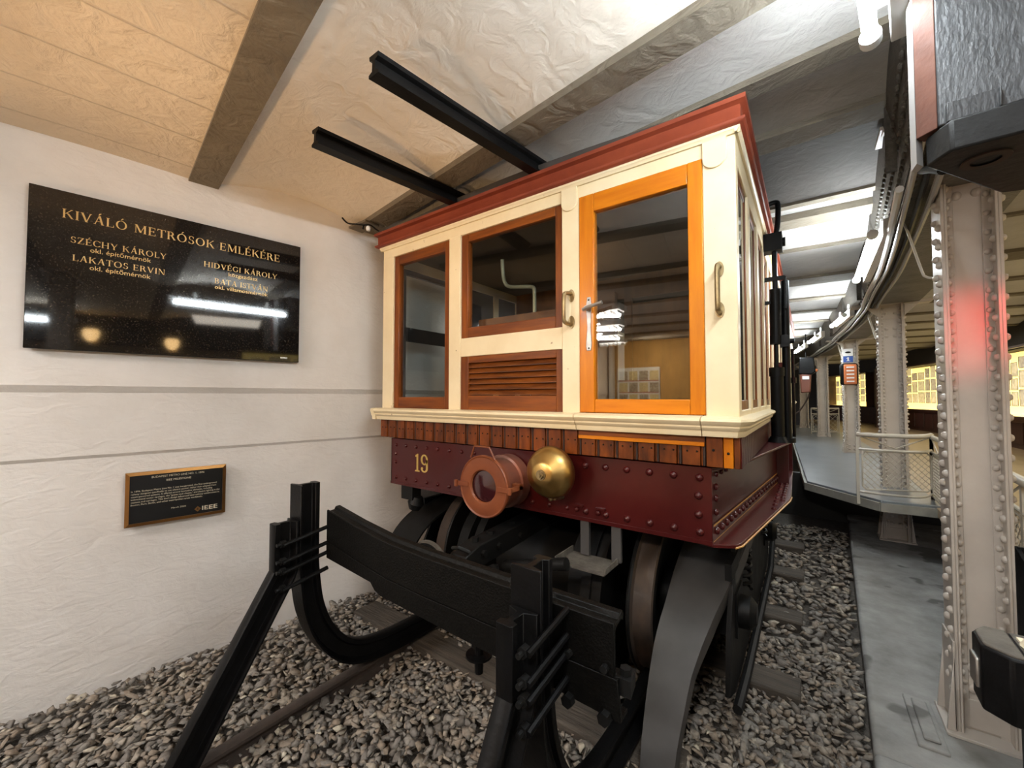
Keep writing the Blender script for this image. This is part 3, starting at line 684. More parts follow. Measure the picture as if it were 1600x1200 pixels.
mb = MB(); d = Vector((-.195-(HX1), 3.60-HY, 0)); L_ = d.length; d.normalize(); nr = Vector((d.y, -d.x, 0))
o = Vector((HX1, HY+.01, 0))
for k in range(20):
    p = o+d*(.06+(L_-.12)*k/19); mb.rivet((p.x, p.y, 1.005), nr, .017, .014, 10)
    if k < 4: mb.rivet((p.x, p.y, 1.255), nr, .013, .011, 8)
for z in (1.09, 1.15, 1.2): mb.rivet(((o+d*.05).x, (o+d*.05).y, z), nr, .016, .014, 10)
for k in range(9): mb.rivet((-.17, 2.75+k*.1, HZ0+.010), (0, 0, 1), .014, .012, 8); mb.rivet((-.14, 3.0+k*.08, HZ0+.010), (0, 0, 1), .014, .012, 8)
part(mb, 'side_rivets', M['maroon'], SD)
mb = MB()
p0 = o+nr*.003; p1 = o+d*L_+nr*.003
for z, t in ((1.040, .008), (.972, .004)):
    mb.add([(p0.x, p0.y, z-t/2), (p1.x, p1.y, z-t/2), (p1.x, p1.y, z+t/2), (p0.x, p0.y, z+t/2)], [(0, 1, 2, 3)])
mb.tube([(-.262, 1.988, .952), (-.243, 2.03, .952), (-.103, 3.08, .952), (-.098, 3.2, .952)], .004, 6)
part(mb, 'gold_lining', M['goldline'], SD)
# head lamp
LX, LZ, LY = -1.43, 1.115, 1.70
HL = bpy.data.objects.new('headlamp', None); COL.objects.link(HL); HL.parent = CAR; HL.location = -CAR.location; HL['label'] = 'red brown round headlamp with dark glass'; HL['hl'] = 1
mb = MB(); ax = (0, 1, 0)
mb.lathe([(.128, .02), (.138, .03), (.138, .16), (.150, .165), (.152, .175), (.152, .235), (0, .235)], (LX+.0, LY, LZ), ax, 40)
part(mb, 'lamp_body', M['copperbody'], HL, smooth=30)
mb = MB(); mb.lathe([(.084, .006), (.090, -.004), (.098, -.006), (.155, -.002), (.163, -.006), (.168, .0), (.168, .014), (.160, .018), (.120, .018), (.084, .012)], (LX, LY, LZ), ax, 48); part(mb, 'front_ring', M['copper'], HL, smooth=30)
mb = MB(); mb.lathe([(0, .004), (.05, .006), (.085, .012)], (LX, LY, LZ), ax, 32); part(mb, 'lens', M['brownlens'], HL)
mb = MB()
mb.tube([(LX-.085, LY-.004, LZ+.150), (LX-.055, LY-.01, LZ+.215), (LX+.050, LY-.01, LZ+.215), (LX+.085, LY-.004, LZ+.150)], .0055, 6); part(mb, 'bail', M['copper'], HL)
mb = MB()
for s in (-1, 1):
    mb.box(LX+s*.10-.016*0, LX+s*.185, LY-.012, LY-.004, LZ-.013, LZ+.013) if s > 0 else mb.box(LX-.195, LX-.10, LY-.012, LY-.004, LZ-.013, LZ+.013)
    mb.cyl((LX+s*.188, LY-.014, LZ-.018), (LX+s*.188, LY-.014, LZ+.018), .011, n=10)
mb.box(LX+.17, LX+.185, LY, LY+.11, LZ-.012, LZ+.012); mb.box(LX+.13, LX+.185, LY+.075, LY+.11, LZ-.014, LZ+.02)
part(mb, 'clasps', M['copper'], HL, bevel=.002)
# bell
BXc, BZc = -1.078, 1.213
BE = bpy.data.objects.new('bell', None); COL.objects.link(BE); BE.parent = CAR; BE.location = -CAR.location; BE['label'] = 'round brass gong beside the headlamp'; BE['hl'] = 1
BY0 = 1.725
mb = MB(); mb.lathe([(.018, 0), (.050, .002), (.066, .009), (.076, .020), (.100, .030), (.120, .052), (.131, .080), (.134, .105), (.130, .108), (.124, .09), (.09, .045), (.018, .02)], (BXc, BY0, BZc), ax, 48); part(mb, 'gong', M['brass'], BE, smooth=60)
mb = MB(); mb.cyl((BXc, BY0, BZc), (BXc, BY0-.006, BZc), .026, n=20); mb.cyl((BXc, BY0-.006, BZc), (BXc, BY0-.018, BZc), .019, n=6); mb.cyl((BXc, BY0-.018, BZc), (BXc, BY0-.026, BZc), .010, n=10); mb.cyl((BXc, BY0, BZc), (BXc, HY, BZc), .016, n=10); part(mb, 'bell_nut', M['brassdull'], BE)
mb = MB(); mb.tube([(BXc+.03, 1.86, 1.115), (BXc+.01, 1.84, 1.075), (BXc-.0, HY, 1.06)], .010, 8); mb.lathe([(0, -.014), (.010, -.010), (.014, 0), (.010, .010), (0, .014)], (BXc-.005, 1.83, 1.075), (0, 1, 0), 12); part(mb, 'clapper', M['brassdull'], BE)
# interior
mb = MB(); mb.box(FX0+.06, FX1-.06, F+.07, CARY1, 1.30, 1.32); part(mb, 'cab_floor', M['innerdark'])
mb = MB()
mb.box(FX0+.06, -2.0, 3.60, 3.64, 1.32, 1.60); mb.box(-2.56, FX1-.06, 3.60, 3.64, 2.50, 2.70)
mb.box(-1.95, FX1-.06, 3.60, 3.64, 1.32, 1.75)
for x in (-1.95, -1.35, -.75): mb.box(x, x+.07, 3.60, 3.64, 1.3, 2.7)
mb.box(-1.28, -.75, 3.62, 3.63, 1.32, 2.45); mb.box(-.68, -.30, 3.62, 3.63, 1.32, 2.7); 
part(mb, 'cab_partition', M['interior'])
mb = MB(); mb.box(-1.80, -1.10, F+.16, F+.40, 1.95, 2.12); mb.box(-1.80, -1.1, 2.75, 2.80, 1.32, 2.35); part(mb, 'control_cabinet', M['interior'])
mb = MB(); mb.tube(smooth_path([(-1.700, 2.22, 2.55), (-1.692, 2.22, 2.45), (-1.675, 2.22, 2.385), (-1.63, 2.22, 2.350), (-1.50, 2.22, 2.330), (-1.445, 2.22, 2.315), (-1.435, 2.22, 2.27), (-1.435, 2.22, 2.10)], 4), .013, 10); part(mb, 'crank_lever', M['pipe'])
# side windows
def sidepanes(xf, inward, ylist, zmid=None, nm='side_window'):
    for a, b in ylist:
        mb = MB(); xa, xb = sorted((xf, xf-inward*(.012 if inward > 0 else .035)))
        mb.box(xa, xb, a, a+.035, 1.54, 2.62); mb.box(xa, xb, b-.035, b, 1.54, 2.62); mb.box(xa, xb, a, b, 2.58, 2.62); mb.box(xa, xb, a, b, 1.54, 1.585)
        if zmid: mb.box(xa, xb, a, b, zmid-.055, zmid+.055)
        o = part(mb, nm, M['oak'] if inward > 0 else M['innerdark'], bevel=.002, seg=1)
        g = MB(); xm = (xa+xb)/2; g.box(xm-.002, xm+.002, a+.03, b-.03, 1.58, 2.59); part(g, 'window_pane', M['glass'] if inward < 0 else M['darkglass'], o)
rs = list(zip(SP, SP[1:]))
sidepanes(FX1-.012, 1, [(a+.08, b) for a, b in rs[:8]])
sidepanes(FX0+.012, -1, [(2.08, 2.86)], 2.10)
mb = MB(); mb.box(FX0+.01, FX0+.05, 2.86, 3.9, 1.32, 2.70); part(mb, 'added_side_panel', M['innerdark'])  # opaque panel added to hide the gap bulb from the middle window
sidepanes(FX0+.012, -1, [(a+.08, b) for a, b in rs[4:8]])
mb = MB(); mb.box(FX0, FX1, CARY1, CARY1+.05, .9, 2.85); part(mb, 'rear_end', M['cream'])
# low body sides behind the cab (maroon)
mb = MB(); mb.box(-.40, -.27, 4.3, CARY1, .55, 1.31); mb.box(FX0+.05, FX0+.1, 3.6, CARY1, .55, 1.31); mb.box(-.26, -.13, 4.35, 4.40, 1.0, 1.62); part(mb, 'body_side', M['maroon'])
# black poles with linkage on the side platform
mb = MB()
mb.cyl((-.172, 3.32, 1.29), (-.172, 3.32, 1.74), .040, n=20); mb.cyl((-.172, 3.32, 1.74), (-.172, 3.32, 1.80), .046, n=16)
mb.cyl((-.172, 3.32, 1.80), (-.172, 3.32, 1.98), .012, n=10)
mb.cyl((-.175, 3.32, 1.96), (-.175, 3.32, 2.02), .034, n=12)
mb.cyl((-.172, 3.32, 2.02), (-.172, 3.32, 2.34), .034, n=16); mb.cyl((-.172, 3.32, 2.34), (-.172, 3.32, 2.62), .017, n=12)
mb.cyl((-.172, 3.32, 1.29), (-.172, 3.32, 1.33), .065, .045, n=16)
part(mb, 'side_buffer_post', M['black'])
mb = MB()
mb.cyl((-.118, 3.36, 1.29), (-.118, 3.36, 2.40), .024, n=16); mb.cyl((-.118, 3.36, 1.29), (-.118, 3.36, 1.32), .045, n=16)
mb.box(-.150, -.095, 3.31, 3.39, 1.94, 2.02); mb.cyl((-.095, 3.35, 1.98), (-.070, 3.35, 1.98), .018, n=10)
mb.box(-.27, -.115, 3.30, 3.33, 2.40, 2.425); mb.box(-.27, -.16, 3.30, 3.33, 2.24, 2.26)
mb.box(-.118, -.108, 3.30, 3.32, 2.20, 2.42)
mb.cyl((-.088, 3.6, 1.31), (-.088, 3.6, 1.95), .011, n=8); mb.cyl((-.088, 3.6, 1.70), (-.088, 3.6, 1.74), .022, n=8)
part(mb, 'brake_column', M['black'])
mb = MB()
mb.box(-.242, -.125, 3.27, 3.37, 2.60, 2.72); mb.cyl((-.125, 3.32, 2.66), (-.108, 3.32, 2.66), .03, n=12)
mb.tube(smooth_path([(-.16, 3.3, 2.72), (-.150, 3.3, 2.78), (-.145, 3.3, 2.90), (-.155, 3.3, 2.935), (-.20, 3.3, 2.93), (-.235, 3.3, 2.90)], 4), .017, 10)
part(mb, 'roof_hook', M['black'])

# ---- running gear
BG = bpy.data.objects.new('bogie', None); COL.objects.link(BG); BG.parent = CAR; BG.location = -CAR.location; BG['label'] = 'black iron bogie with curved guards'; BG['hl'] = 1
R = .41
def wheel(cx, cy, out):
    mb = MB(); ax = (out, 0, 0)
    mb.mi = 0; mb.lathe([(.0, -.07), (R-.06, -.07), (R+.018, -.065), (R+.022, -.055), (R+.016, -.045)], (cx, cy, R+.07), ax, 48)
    mb.mi = 1; mb.lathe([(R+.016, -.045), (R, -.035), (R-.004, .055), (R-.012, .062)], (cx, cy, R+.07), ax, 48)
    mb.mi = 0; mb.lathe([(R-.012, .062), (R-.06, .060), (R-.07, .035), (.12, .01), (.10, .07), (0, .07)], (cx, cy, R+.07), ax, 48)
    part(mb, 'wheel', [M['wheelblack'], M['tread']], BG, smooth=30)
for cy in (2.46, 4.05):
    wheel(-.705, cy, 1); wheel(-2.115, cy, -1)
    mb = MB(); mb.cyl((-2.4, cy, R+.07), (-.42, cy, R+.07), .05, n=16); mb.cyl((-1.12, cy, R+.07), (-1.00, cy, R+.07), R-.02, n=40); mb.cyl((-1.86, cy, R+.07), (-1.80, cy, R+.07), R-.03, n=40)
    mb.cyl((-1.75, cy, R+.07), (-1.15, cy, R+.07), .24, n=24)
    part(mb, 'axle', M['wheelblack'], BG)
# curved guards in front of the wheels: outline in Y, Z
gpr = [(1.70, -.03), (1.735, .06), (1.765, .16), (1.85, .33), (1.944, .455), (2.04, .525), (2.14, .578), (2.32, .68), (2.57, .77), (3.0, .85), (3.8, .90), (4.3, .90)]
gpl = [(1.775, .40), (1.81, .46), (1.86, .54), (1.98, .665), (2.15, .745), (2.45, .785), (3.2, .785), (4.3, .785)]
def guard(gp, x_in, xtab, sg, gm='guardiron'):
    gs = smooth_path([(0, a, b) for a, b in gp], 4)
    vs = []; n = len(gs)
    for i, p in enumerate(gs):
        xo = lerp_tab(xtab, min(p.z, xtab[-1][0]))
        d = (gs[min(i+1, n-1)]-gs[max(i-1, 0)]).normalized(); nn = Vector((0, d.z, -d.y))
        for x in (x_in, xo): vs.append((x, p.y, p.z))
        for x in (x_in, xo): vs.append((x, p.y+nn.y*.014, p.z+nn.z*.014))
        vs.append((xo-sg*.012, p.y+nn.y*.09, p.z+nn.z*.09)); vs.append((xo, p.y+nn.y*.09, p.z+nn.z*.09))
    k = 6; fs = []
    for i in range(n-1):
        a = i*k; b = a+k
        fs += [(a, a+1, b+1, b), (a+2, b+2, b+3, a+3), (a, b, b+2, a+2), (a+1, a+5, b+5, b+1), (a+5, a+4, b+4, b+5), (a+3, b+3, b+4, a+4)]
    mb = MB(); mb.add(vs, fs); return part(mb, 'wheel_guard', M[gm], BG, smooth=60)
guard(gpr, -.600, [(0, -.47), (.17, -.458), (.40, -.428), (.49, -.404), (.57, -.376), (.68, -.330), (.77, -.295), (.9, -.27)], 1)
guard(gpl, -2.205, [(0, -2.43), (.62, -2.475)], -1, 'wheelblack')
for sx, xo in ((1, -.31), (-1, -2.48)):
    mb = MB()
    pass
    a_, b_ = sorted((xo-sx*.01, xo-sx*.03)); mb.prism([(2.16, .20), (2.20, .46), (2.40, .82), (4.4, .86), (4.4, .12), (2.35, .12)], a_, b_, 'x')
    # axlebox, coil spring, truss bar
    for cy in (2.46, 4.05):
        mb.lathe([(0, .10), (.05, .098), (.08, .07), (.085, .0)], (xo+sx*-.02, cy, .48), (sx, 0, 0), 20)
        mb.box(min(xo, xo-sx*.15), max(xo, xo-sx*.15), cy-.10, cy+.10, .38, .60)
        for dy in ((.26,) if cy < 3 else (-.26, .26)):
            pts = [(xo-.02*sx+.045*math.cos(t), cy+dy+.045*math.sin(t), .50+.22*t/(10*PI)) for t in [i*PI/6 for i in range(61)]]
            mb.tube(pts, .010, 6)
    mb.tube([(xo+sx*.02, 2.16, .16), (xo+sx*.02, 2.5, .13), (xo+sx*.02, 4.2, .13), (xo+sx*.02, 4.5, .34)], .022, 8)
    mb.box(min(xo, xo-sx*.03), max(xo, xo-sx*.03), 2.2, 4.4, .72, .80)
    part(mb, 'side_frame', M['wheelblack'], BG)
mb = MB(); mb.box(-2.4, -.45, 3.1, 3.3, .6, .9); mb.box(-2.45, -.40, 2.6, 4.6, .90, .95)
part(mb, 'bolster', M['wheelblack'], BG)
# draw gear
mb = MB(); mb.prism([(1.46, .755), (1.50, .725), (2.8, .80), (2.8, .90), (1.60, .845), (1.50, .815)], -1.475, -1.365, 'x')
part(mb, 'drawbar', M['wheelblack'], bevel=.006)
mb = MB()
for y in (1.62, 1.75, 1.95): mb.cyl((-1.42, y, .83), (-1.42, y, .868), .022, n=6); mb.cyl((-1.365, y, .80), (-1.345, y, .80), .016, n=6)
mb.lathe([(.0, -.006), (.125, -.004), (.135, .0), (.135, .014), (0, .02)], (-1.55, 1.42, .735), (0, 1, 0), 36); mb.cyl((-1.55, 1.43, .735), (-1.50, 1.7, .76), .03, n=12)
mb.tube([(-1.46, 1.50, .84), (-1.40, 1.48, .86), (-1.36, 1.51, .84), (-1.42, 1.55, .83)], .010, 8)
bd = part(mb, 'buffer_disc', M['wheelblack'])
mb = MB(); mb.lathe([(.128, -.006), (.138, -.004), (.139, .012), (.130, .014)], (-1.55, 1.42, .74), (0, 1, 0), 36); part(mb, 'rim_highlight', M['dustiron'], bd)  # highlight on the disc edge put in as a paler ring
mb = MB(); mb.tube(smooth_path([(-1.30, 1.62, .74), (-1.22, 1.58, .72), (-1.16, 1.62, .66), (-1.20, 1.75, .60), (-1.25, 1.9, .64)], 4), .022, 8); mb.cyl((-1.32, 1.75, .70), (-.95, 1.75, .80), .03, n=12); mb.cyl((-1.30, 1.62, .75), (-1.28, 1.62, .66), .03, n=10)
part(mb, 'coupling_hose', M['wheelblack'])
for x in (-.955, -.785): mb = MB(); mb.box(x-.024, x+.024, 1.955, 1.975, .78, .958); part(mb, 'step_hanger', M['guardiron'])
mb = MB()
mb.box(-1.045, -.775, 1.80, 1.99, .765, .772); mb.box(-1.045, -1.038, 1.80, 1.99, .765, .800); mb.box(-.782, -.775, 1.80, 1.99, .765, .800)
part(mb, 'step_plate', M['dustiron'])
mb = MB(); mb.box(-2.42, -2.30, 1.95, 2.03, .86, .955); mb.lathe([(0, -.05), (.04, -.045), (.06, 0), (.04, .05), (0, .06)], (-2.32, 2.0, .83), (.3, .1, 1), 10); part(mb, 'hose_fitting', M['wheelblack'])
mb = MB(); mb.cyl((-1.0, 2.46, .46), (-.90, 2.46, .46), .45, n=48); mb.cyl((-1.01, 2.46, .46), (-.955, 2.46, .46), .465, n=48); part(mb, 'gear_case', M['wheelblack'], BG, smooth=30)
mb = MB(); mb.cyl((-1.98, 2.46, .46), (-1.90, 2.46, .46), .40, n=48); part(mb, 'gear_case', M['wheelblack'], BG, smooth=30)

# ------------------------------------------------------------------ conductor rails overhead
for k, (xa, xb, lab) in enumerate(((-1.335, -1.17, 'black overhead rail bar under the ceiling, right of the two'), (-1.945, -1.80, 'black overhead rail bar under the ceiling, left of the two'))):
    mb = MB(); prof = [(-.028, 0), (.028, 0), (.028, .012), (.010, .020), (.008, .060), (.024, .068), (.026, .085), (-.026, .085), (-.024, .068), (-.008, .060), (-.010, .020), (-.028, .012)]
    y0 = .925 if k == 0 else 1.02
    mb.sweep([(a*1.1, b-.06) for a, b in prof], [((xa, y0, 2.90), (1, 0, 0), (0, 0, 1)), ((xb, 2.3, 2.92), (1, 0, 0), (0, 0, 1)), ((xb+.1, 7, 2.92), (1, 0, 0), (0, 0, 1))])
    tag(mb.build('overhead_rail', M['black']), lab, 'rail', 'overhead current rails')

# ------------------------------------------------------------------ text
def text_mesh(body, size, origin, U, V, m, parent=None, align='LEFT', ext=.0006, shear=0, name='lettering', sx=1.0, bold=0, sp=1.0):
    cu = bpy.data.curves.new(name, 'FONT'); cu.body = body; cu.size = size; cu.align_x = align; cu.extrude = ext; cu.space_character = sp
    cu.offset = bold; cu.resolution_u = 3
    ob = bpy.data.objects.new(name, cu); COL.objects.link(ob)
    dg = bpy.context.evaluated_depsgraph_get(); me = bpy.data.meshes.new_from_object(ob.evaluated_get(dg)); bpy.data.objects.remove(ob)
    U = Vector(U).normalized(); V = Vector(V).normalized(); Wn = U.cross(V)
    for v in me.vertices: v.co = Vector(origin)+U*v.co.x*sx+V*v.co.y+Wn*v.co.z
    me.materials.clear(); me.materials.append(m)
    o = bpy.data.objects.new(name, me); COL.objects.link(o)
    if parent is not None:
        o.parent = parent
        if parent.type == 'EMPTY': o.location = -parent.location
    return o
# serif capitals drawn with thick and thin strokes, unit height 1
def serif_text(mb, body, h, O, U, V, lift=.0008, align='L', fit=None):
    TH, TN, SF = .135, .055, .045
    def bar(x0, x1, y0, y1): return [(x0, y0), (x1, y0), (x1, y1), (x0, y1)]
    def stem(x, y0=0, y1=1, w=TH, s=.07, foot=1, head=1):
        r = [bar(x, x+w, y0, y1)]
        if foot: r.append([(x-s, y0), (x+w+s, y0), (x+w+s*.5, y0+SF), (x-s*.5, y0+SF)])
        if head: r.append([(x-s*.5, y1-SF), (x+w+s*.5, y1-SF), (x+w+s, y1), (x-s, y1)])
        return r
    def diag(xa, ya, xb, yb, w): return [(xa, ya), (xa+w, ya), (xb+w, yb), (xb, yb)]
    def arc(cx, cy, rx, ry, a0, a1, wt=TH, n=14):
        out = []
        for i in range(n):
            t0 = a0+(a1-a0)*i/n; t1 = a0+(a1-a0)*(i+1)/n
            def q(t):
                th = TN+(wt-TN)*abs(math.cos(t)); return (cx+rx*math.cos(t), cy+ry*math.sin(t)), (cx+(rx-th)*math.cos(t), cy+(ry-th*.85)*math.sin(t))
            (a, b), (c, d) = q(t0), q(t1); out.append([a, c, d, b])
        return out
    def serif(x, y, up, s=.16): return [(x-s/2, y), (x+s/2, y), (x+s/2-.02, y+up*SF), (x-s/2+.02, y+up*SF)]
    vend = lambda x, y0, y1: bar(x-TN*.8, x, y0, y1)
    def G(c):
        if c == 'I': return .30, stem(.08)
        if c == 'K': return .78, stem(.08)+[diag(.60, 1, .20, .48, .07), diag(.30, .55, .60, 0, .15), serif(.63, 1, -1), serif(.69, 0, 1)]
        if c == 'V': return .80, [diag(.04, 1, .34, 0, .15), diag(.64, 1, .37, 0, .065), serif(.11, 1, -1, .22), serif(.68, 1, -1, .18)]
        if c == 'A': return .80, [diag(.09, 0, .37, 1, .06), diag(.56, 0, .35, 1, .15), bar(.22, .55, .33, .33+TN), serif(.11, 0, 1, .18), serif(.65, 0, 1, .22)]
        if c == 'L': return .62, stem(.08)+[bar(.2, .56, 0, TN), vend(.58, 0, .26)]
        if c == 'O': return .90, arc(.44, .5, .40, .51, 0, 2*PI, TH, 26)
        if c == 'M': return 1.0, stem(.76)+[bar(.11, .11+TN, 0, 1), diag(.10, 1, .43, .08, .15), diag(.78, 1, .47, .08, .055), serif(.13, 0, 1, .2), serif(.11, 1, -1, .16)]
        if c == 'E': return .66, stem(.08)+[bar(.2, .56, 0, TN), bar(.2, .54, 1-TN, 1), bar(.2, .46, .49, .49+TN), vend(.59, 0, .24), vend(.57, .78, 1), vend(.48, .40, .62)]
        if c == 'T': return .72, stem(.29, head=0)+[bar(.03, .68, 1-TN, 1), vend(.08, .78, 1), vend(.70, .78, 1)]
        if c == 'R': return .76, stem(.08)+arc(.30, .74, .27, .26, -PI/2, PI/2)+[bar(.2, .32, 1-TN, 1), bar(.2, .32, .48, .48+TN), diag(.34, .50, .58, 0, .15), serif(.68, 0, 1, .16)]
        if c == 'S': return .58, arc(.29, .74, .22, .27, PI*.15, PI*1.5, .10)+arc(.29, .26, .24, .27, -PI*.85, PI*.5, .12)+[vend(.50, .72, .95), vend(.10, .05, .28)]
        if c == 'Z': return .72, [bar(.08, .66, 1-TN, 1), bar(.04, .66, 0, TN), diag(.04, 0, .50, 1, .15), vend(.11, .76, 1), vend(.68, 0, .26)]
        if c == 'C': return .78, arc(.44, .5, .40, .51, PI*.25, PI*1.75, TH, 20)+[vend(.74, .68, .97), vend(.74, .05, .26)]
        if c == 'G': return .84, arc(.44, .5, .40, .51, PI*.25, PI*1.75, TH, 20)+[vend(.74, .68, .97), bar(.62, .74, .1, .44), serif(.68, .44, -1, .24)]
        if c == 'H': return .88, stem(.08)+stem(.62)+[bar(.2, .64, .48, .48+TN)]
        if c == 'Y': return .76, stem(.30, 0, .48, head=0)+[diag(.02, 1, .30, .45, .14), diag(.62, 1, .39, .45, .06), serif(.09, 1, -1, .2), serif(.66, 1, -1, .18)]
        if c == 'D': return .86, stem(.08)+arc(.34, .5, .44, .5, -PI/2, PI/2)+[bar(.2, .36, 0, TN), bar(.2, .36, 1-TN, 1)]
        if c == 'B': return .72, stem(.08)+arc(.32, .75, .25, .25, -PI/2, PI/2)+arc(.32, .27, .30, .27, -PI/2, PI/2)+[bar(.2, .34, 0, TN), bar(.2, .34, 1-TN, 1), bar(.2, .34, .5, .5+TN)]
        if c == 'N': return .88, [bar(.12, .12+TN, 0, 1), bar(.68, .68+TN, 0, 1), diag(.08, 1, .60, 0, .15), serif(.14, 0, 1, .18), serif(.70, 1, -1, .18), serif(.12, 1, -1, .14)]
        return .35, []
    acc = {'Á': 'A', 'É': 'E', 'Ó': 'O', 'Í': 'I', 'Ő': 'O', 'Ö': 'O'}
    glyphs = []; w = 0
    for c in body:
        base = acc.get(c, c); adv, polys = G(base); polys = list(polys)
        if c in acc: m = adv/2-.03; polys.append([(m-.03, 1.08), (m+.04, 1.08), (m+.20, 1.30), (m+.06, 1.30)])
        glyphs.append((w, polys)); w += adv+.055
    k = fit/(w*h) if fit else 1.0
    off = {'L': 0, 'C': -w*h*k/2, 'R': -w*h*k}[align]
    U = Vector(U).normalized(); V = Vector(V).normalized(); Wn = U.cross(V); O = Vector(O)
    for gx, polys in glyphs:
        for p in polys:
            vs = [O+U*(off+(gx+a)*h*k)+V*(b*h)+Wn*lift for a, b in p]; n = len(vs); mb.add(vs, [tuple(range(n))])
WD = Vector((.17, 1, 0)).normalized(); WN = Vector((1, -.17, 0)).normalized(); UP = Vector((0, 0, 1))
def wallp(y, z, off=0.0): return Vector((-3.24+.17*y, y, z))+WN*off
# big granite plaque (u from 0 = left/near edge)
PL = thing('memorial_plaque', 'large polished black granite plaque with gold Hungarian lettering on the white wall', 'plaque', wallp(.83, 1.845, .02))
mb = MB(); o = wallp(.206, 1.845, .012); Lp = 1.274; Hp = .838
vs = [o+WD*a+UP*b+WN*c for c in (0, .028) for a, b in ((0, 0), (Lp, 0), (Lp, Hp), (0, Hp))]
mb.add(vs, [(0, 1, 2, 3), (4, 5, 6, 7), (0, 1, 5, 4), (1, 2, 6, 5), (2, 3, 7, 6), (3, 0, 4, 7)])
mb.build('stone_slab', M['granite'], PL, smooth=0, bevel=.003)
O = wallp(.206, 1.845, .0415); TD = WD; TU = UP
def pt(u, v, o=O): return Vector(o)+WD*u+UP*v
mb = MB()
# viewed from the room (+normal side) the wall runs left to right along WD
serif_text(mb, 'KIVÁLÓ METRÓSOK EMLÉKÉRE', .048, pt(.115, .696), WD, UP, -.0008, fit=1.030)
serif_text(mb, 'SZÉCHY KÁROLY', .033, pt(.148, .572), WD, UP, -.0008, fit=.392)
serif_text(mb, 'LAKATOS ERVIN', .033, pt(.157, .477), WD, UP, -.0008, fit=.380)
serif_text(mb, 'HIDVÉGI KÁROLY', .033, pt(.715, .572), WD, UP, -.0008, fit=.414)
serif_text(mb, 'BATA ISTVÁN', .033, pt(.772, .476), WD, UP, -.0008, fit=.303)
mb.build('gold_capitals', M['plaquegold'], PL, smooth=0)
for s, u, v, w_ in (('okl. építőmérnök', .221, .537, .247), ('okl. építőmérnök', .221, .441, .247), ('közgazdász', .843, .536, .163), ('okl. villamosmérnök', .773, .442, .297)):
    o = text_mesh(s, .034, pt(u, v), WD, UP, M['plaquegold'], PL, name='gold_subtitle', bold=.0002)
    wx = max(Vector(x.co).dot(WD) for x in o.data.vertices)-min(Vector(x.co).dot(WD) for x in o.data.vertices)
    k = w_/wx; b0 = pt(u, v).dot(WD)
    for x in o.data.vertices: x.co = Vector(x.co)+WD*((Vector(x.co).dot(WD)-b0)*(k-1))
mb = MB(); a = pt(1.155, .022); mb.add([a, a+WD*.045, a+WD*.045+UP*.011, a+UP*.011], [(0, 1, 2, 3)]); mb.build('maker_tag', M['steel'], PL, smooth=0)
# small bronze plaque
SPL = thing('bronze_plaque', 'small black enamel plaque in a bronze frame below the large granite plaque', 'plaque', wallp(.83, .85, .0))
O2 = wallp(.553, .839, -.012)
def p2(u, v, w_=0): return O2+WD*u+UP*v+WN*w_
def quadbox(mb, u0, u1, v0, v1, w0, w1):
    vs = [p2(a, b, c) for c in (w0, w1) for a, b in ((u0, v0), (u1, v0), (u1, v1), (u0, v1))]
    mb.add(vs, [(0, 3, 2, 1), (4, 5, 6, 7), (0, 1, 5, 4), (1, 2, 6, 5), (2, 3, 7, 6), (3, 0, 4, 7)])
mb = MB(); quadbox(mb, .050, .495, .033, .312, 0, .022); mb.build('enamel_panel', M['plaqueblack'], SPL)
mb = MB(); u0, u1, v0, v1 = .036, .508, .019, .326; b = .018
for (A, B, A2, B2) in (((u0, v0), (u1, v0), (u0+b, v0+b), (u1-b, v0+b)), ((u1, v0), (u1, v1), (u1-b, v0+b), (u1-b, v1-b)), ((u1, v1), (u0, v1), (u1-b, v1-b), (u0+b, v1-b)), ((u0, v1), (u0, v0), (u0+b, v1-b), (u0+b, v0+b))):
    vs = [p2(*A, 0), p2(*B, 0), p2(*B, .022), p2(*A, .022), p2(*A2, .030), p2(*B2, .030), p2(*A2, .022), p2(*B2, .022)]
    mb.add(vs, [(0, 1, 2, 3), (3, 2, 5, 4), (4, 5, 7, 6)])
mb.build('bronze_frame', M['plaquebrass'], SPL, smooth=20)
def fit_text(s, u, v, size, width, m, parent, nm, align='L', bold=0):
    o = text_mesh(s, size, p2(u, v, .0228), WD, UP, m, parent, name=nm, bold=bold, ext=.0002)
    us = [Vector(x.co).dot(WD) for x in o.data.vertices]; k = width/(max(us)-min(us)); b0 = min(us); t0 = p2(u, v).dot(WD)
    for x in o.data.vertices:
        q = Vector(x.co).dot(WD); x.co = Vector(x.co)+WD*(t0+(q-b0)*k-q)
fit_text('BUDAPEST METRO LINE NO. 1, 1896', .148, .286, .016, .247, M['ivory'], SPL, 'heading')
fit_text('IEEE MILESTONE', .214, .261, .016, .116, M['ivory'], SPL, 'heading')
lines = [('In 1896, Budapest Metro Line No. 1 was inaugurated, the first underground', .398), ('railway designed specifically to use electric power, rather than adapted from', .396), ('steam-powered systems. It offered several innovative elements, including', .376), ('bidirectional motor carriages, the "goose neck chassis," and electric lighting in the', .414), ("stations and carriages. This line's design influenced later subway construction in", .412), ('Boston, Paris, Berlin, and other metropolitan areas worldwide.', .328)]
for i, (s, w_) in enumerate(lines): fit_text(s, .061, .214-.0152*i, .0128, w_, M['ivory'], SPL, 'inscription')
fit_text('March 2020', .240, .092, .0128, .068, M['ivory'], SPL, 'inscription')
fit_text('IEEE', .388, .056, .036, .078, M['ivory'], SPL, 'emblem_lettering', bold=.0004)
mb = MB(); c = (.366, .067)
mb.add([p2(c[0]-.017, c[1], .0228), p2(c[0], c[1]-.017, .0228), p2(c[0]+.017, c[1], .0228), p2(c[0], c[1]+.017, .0228)], [(0, 1, 2, 3)])
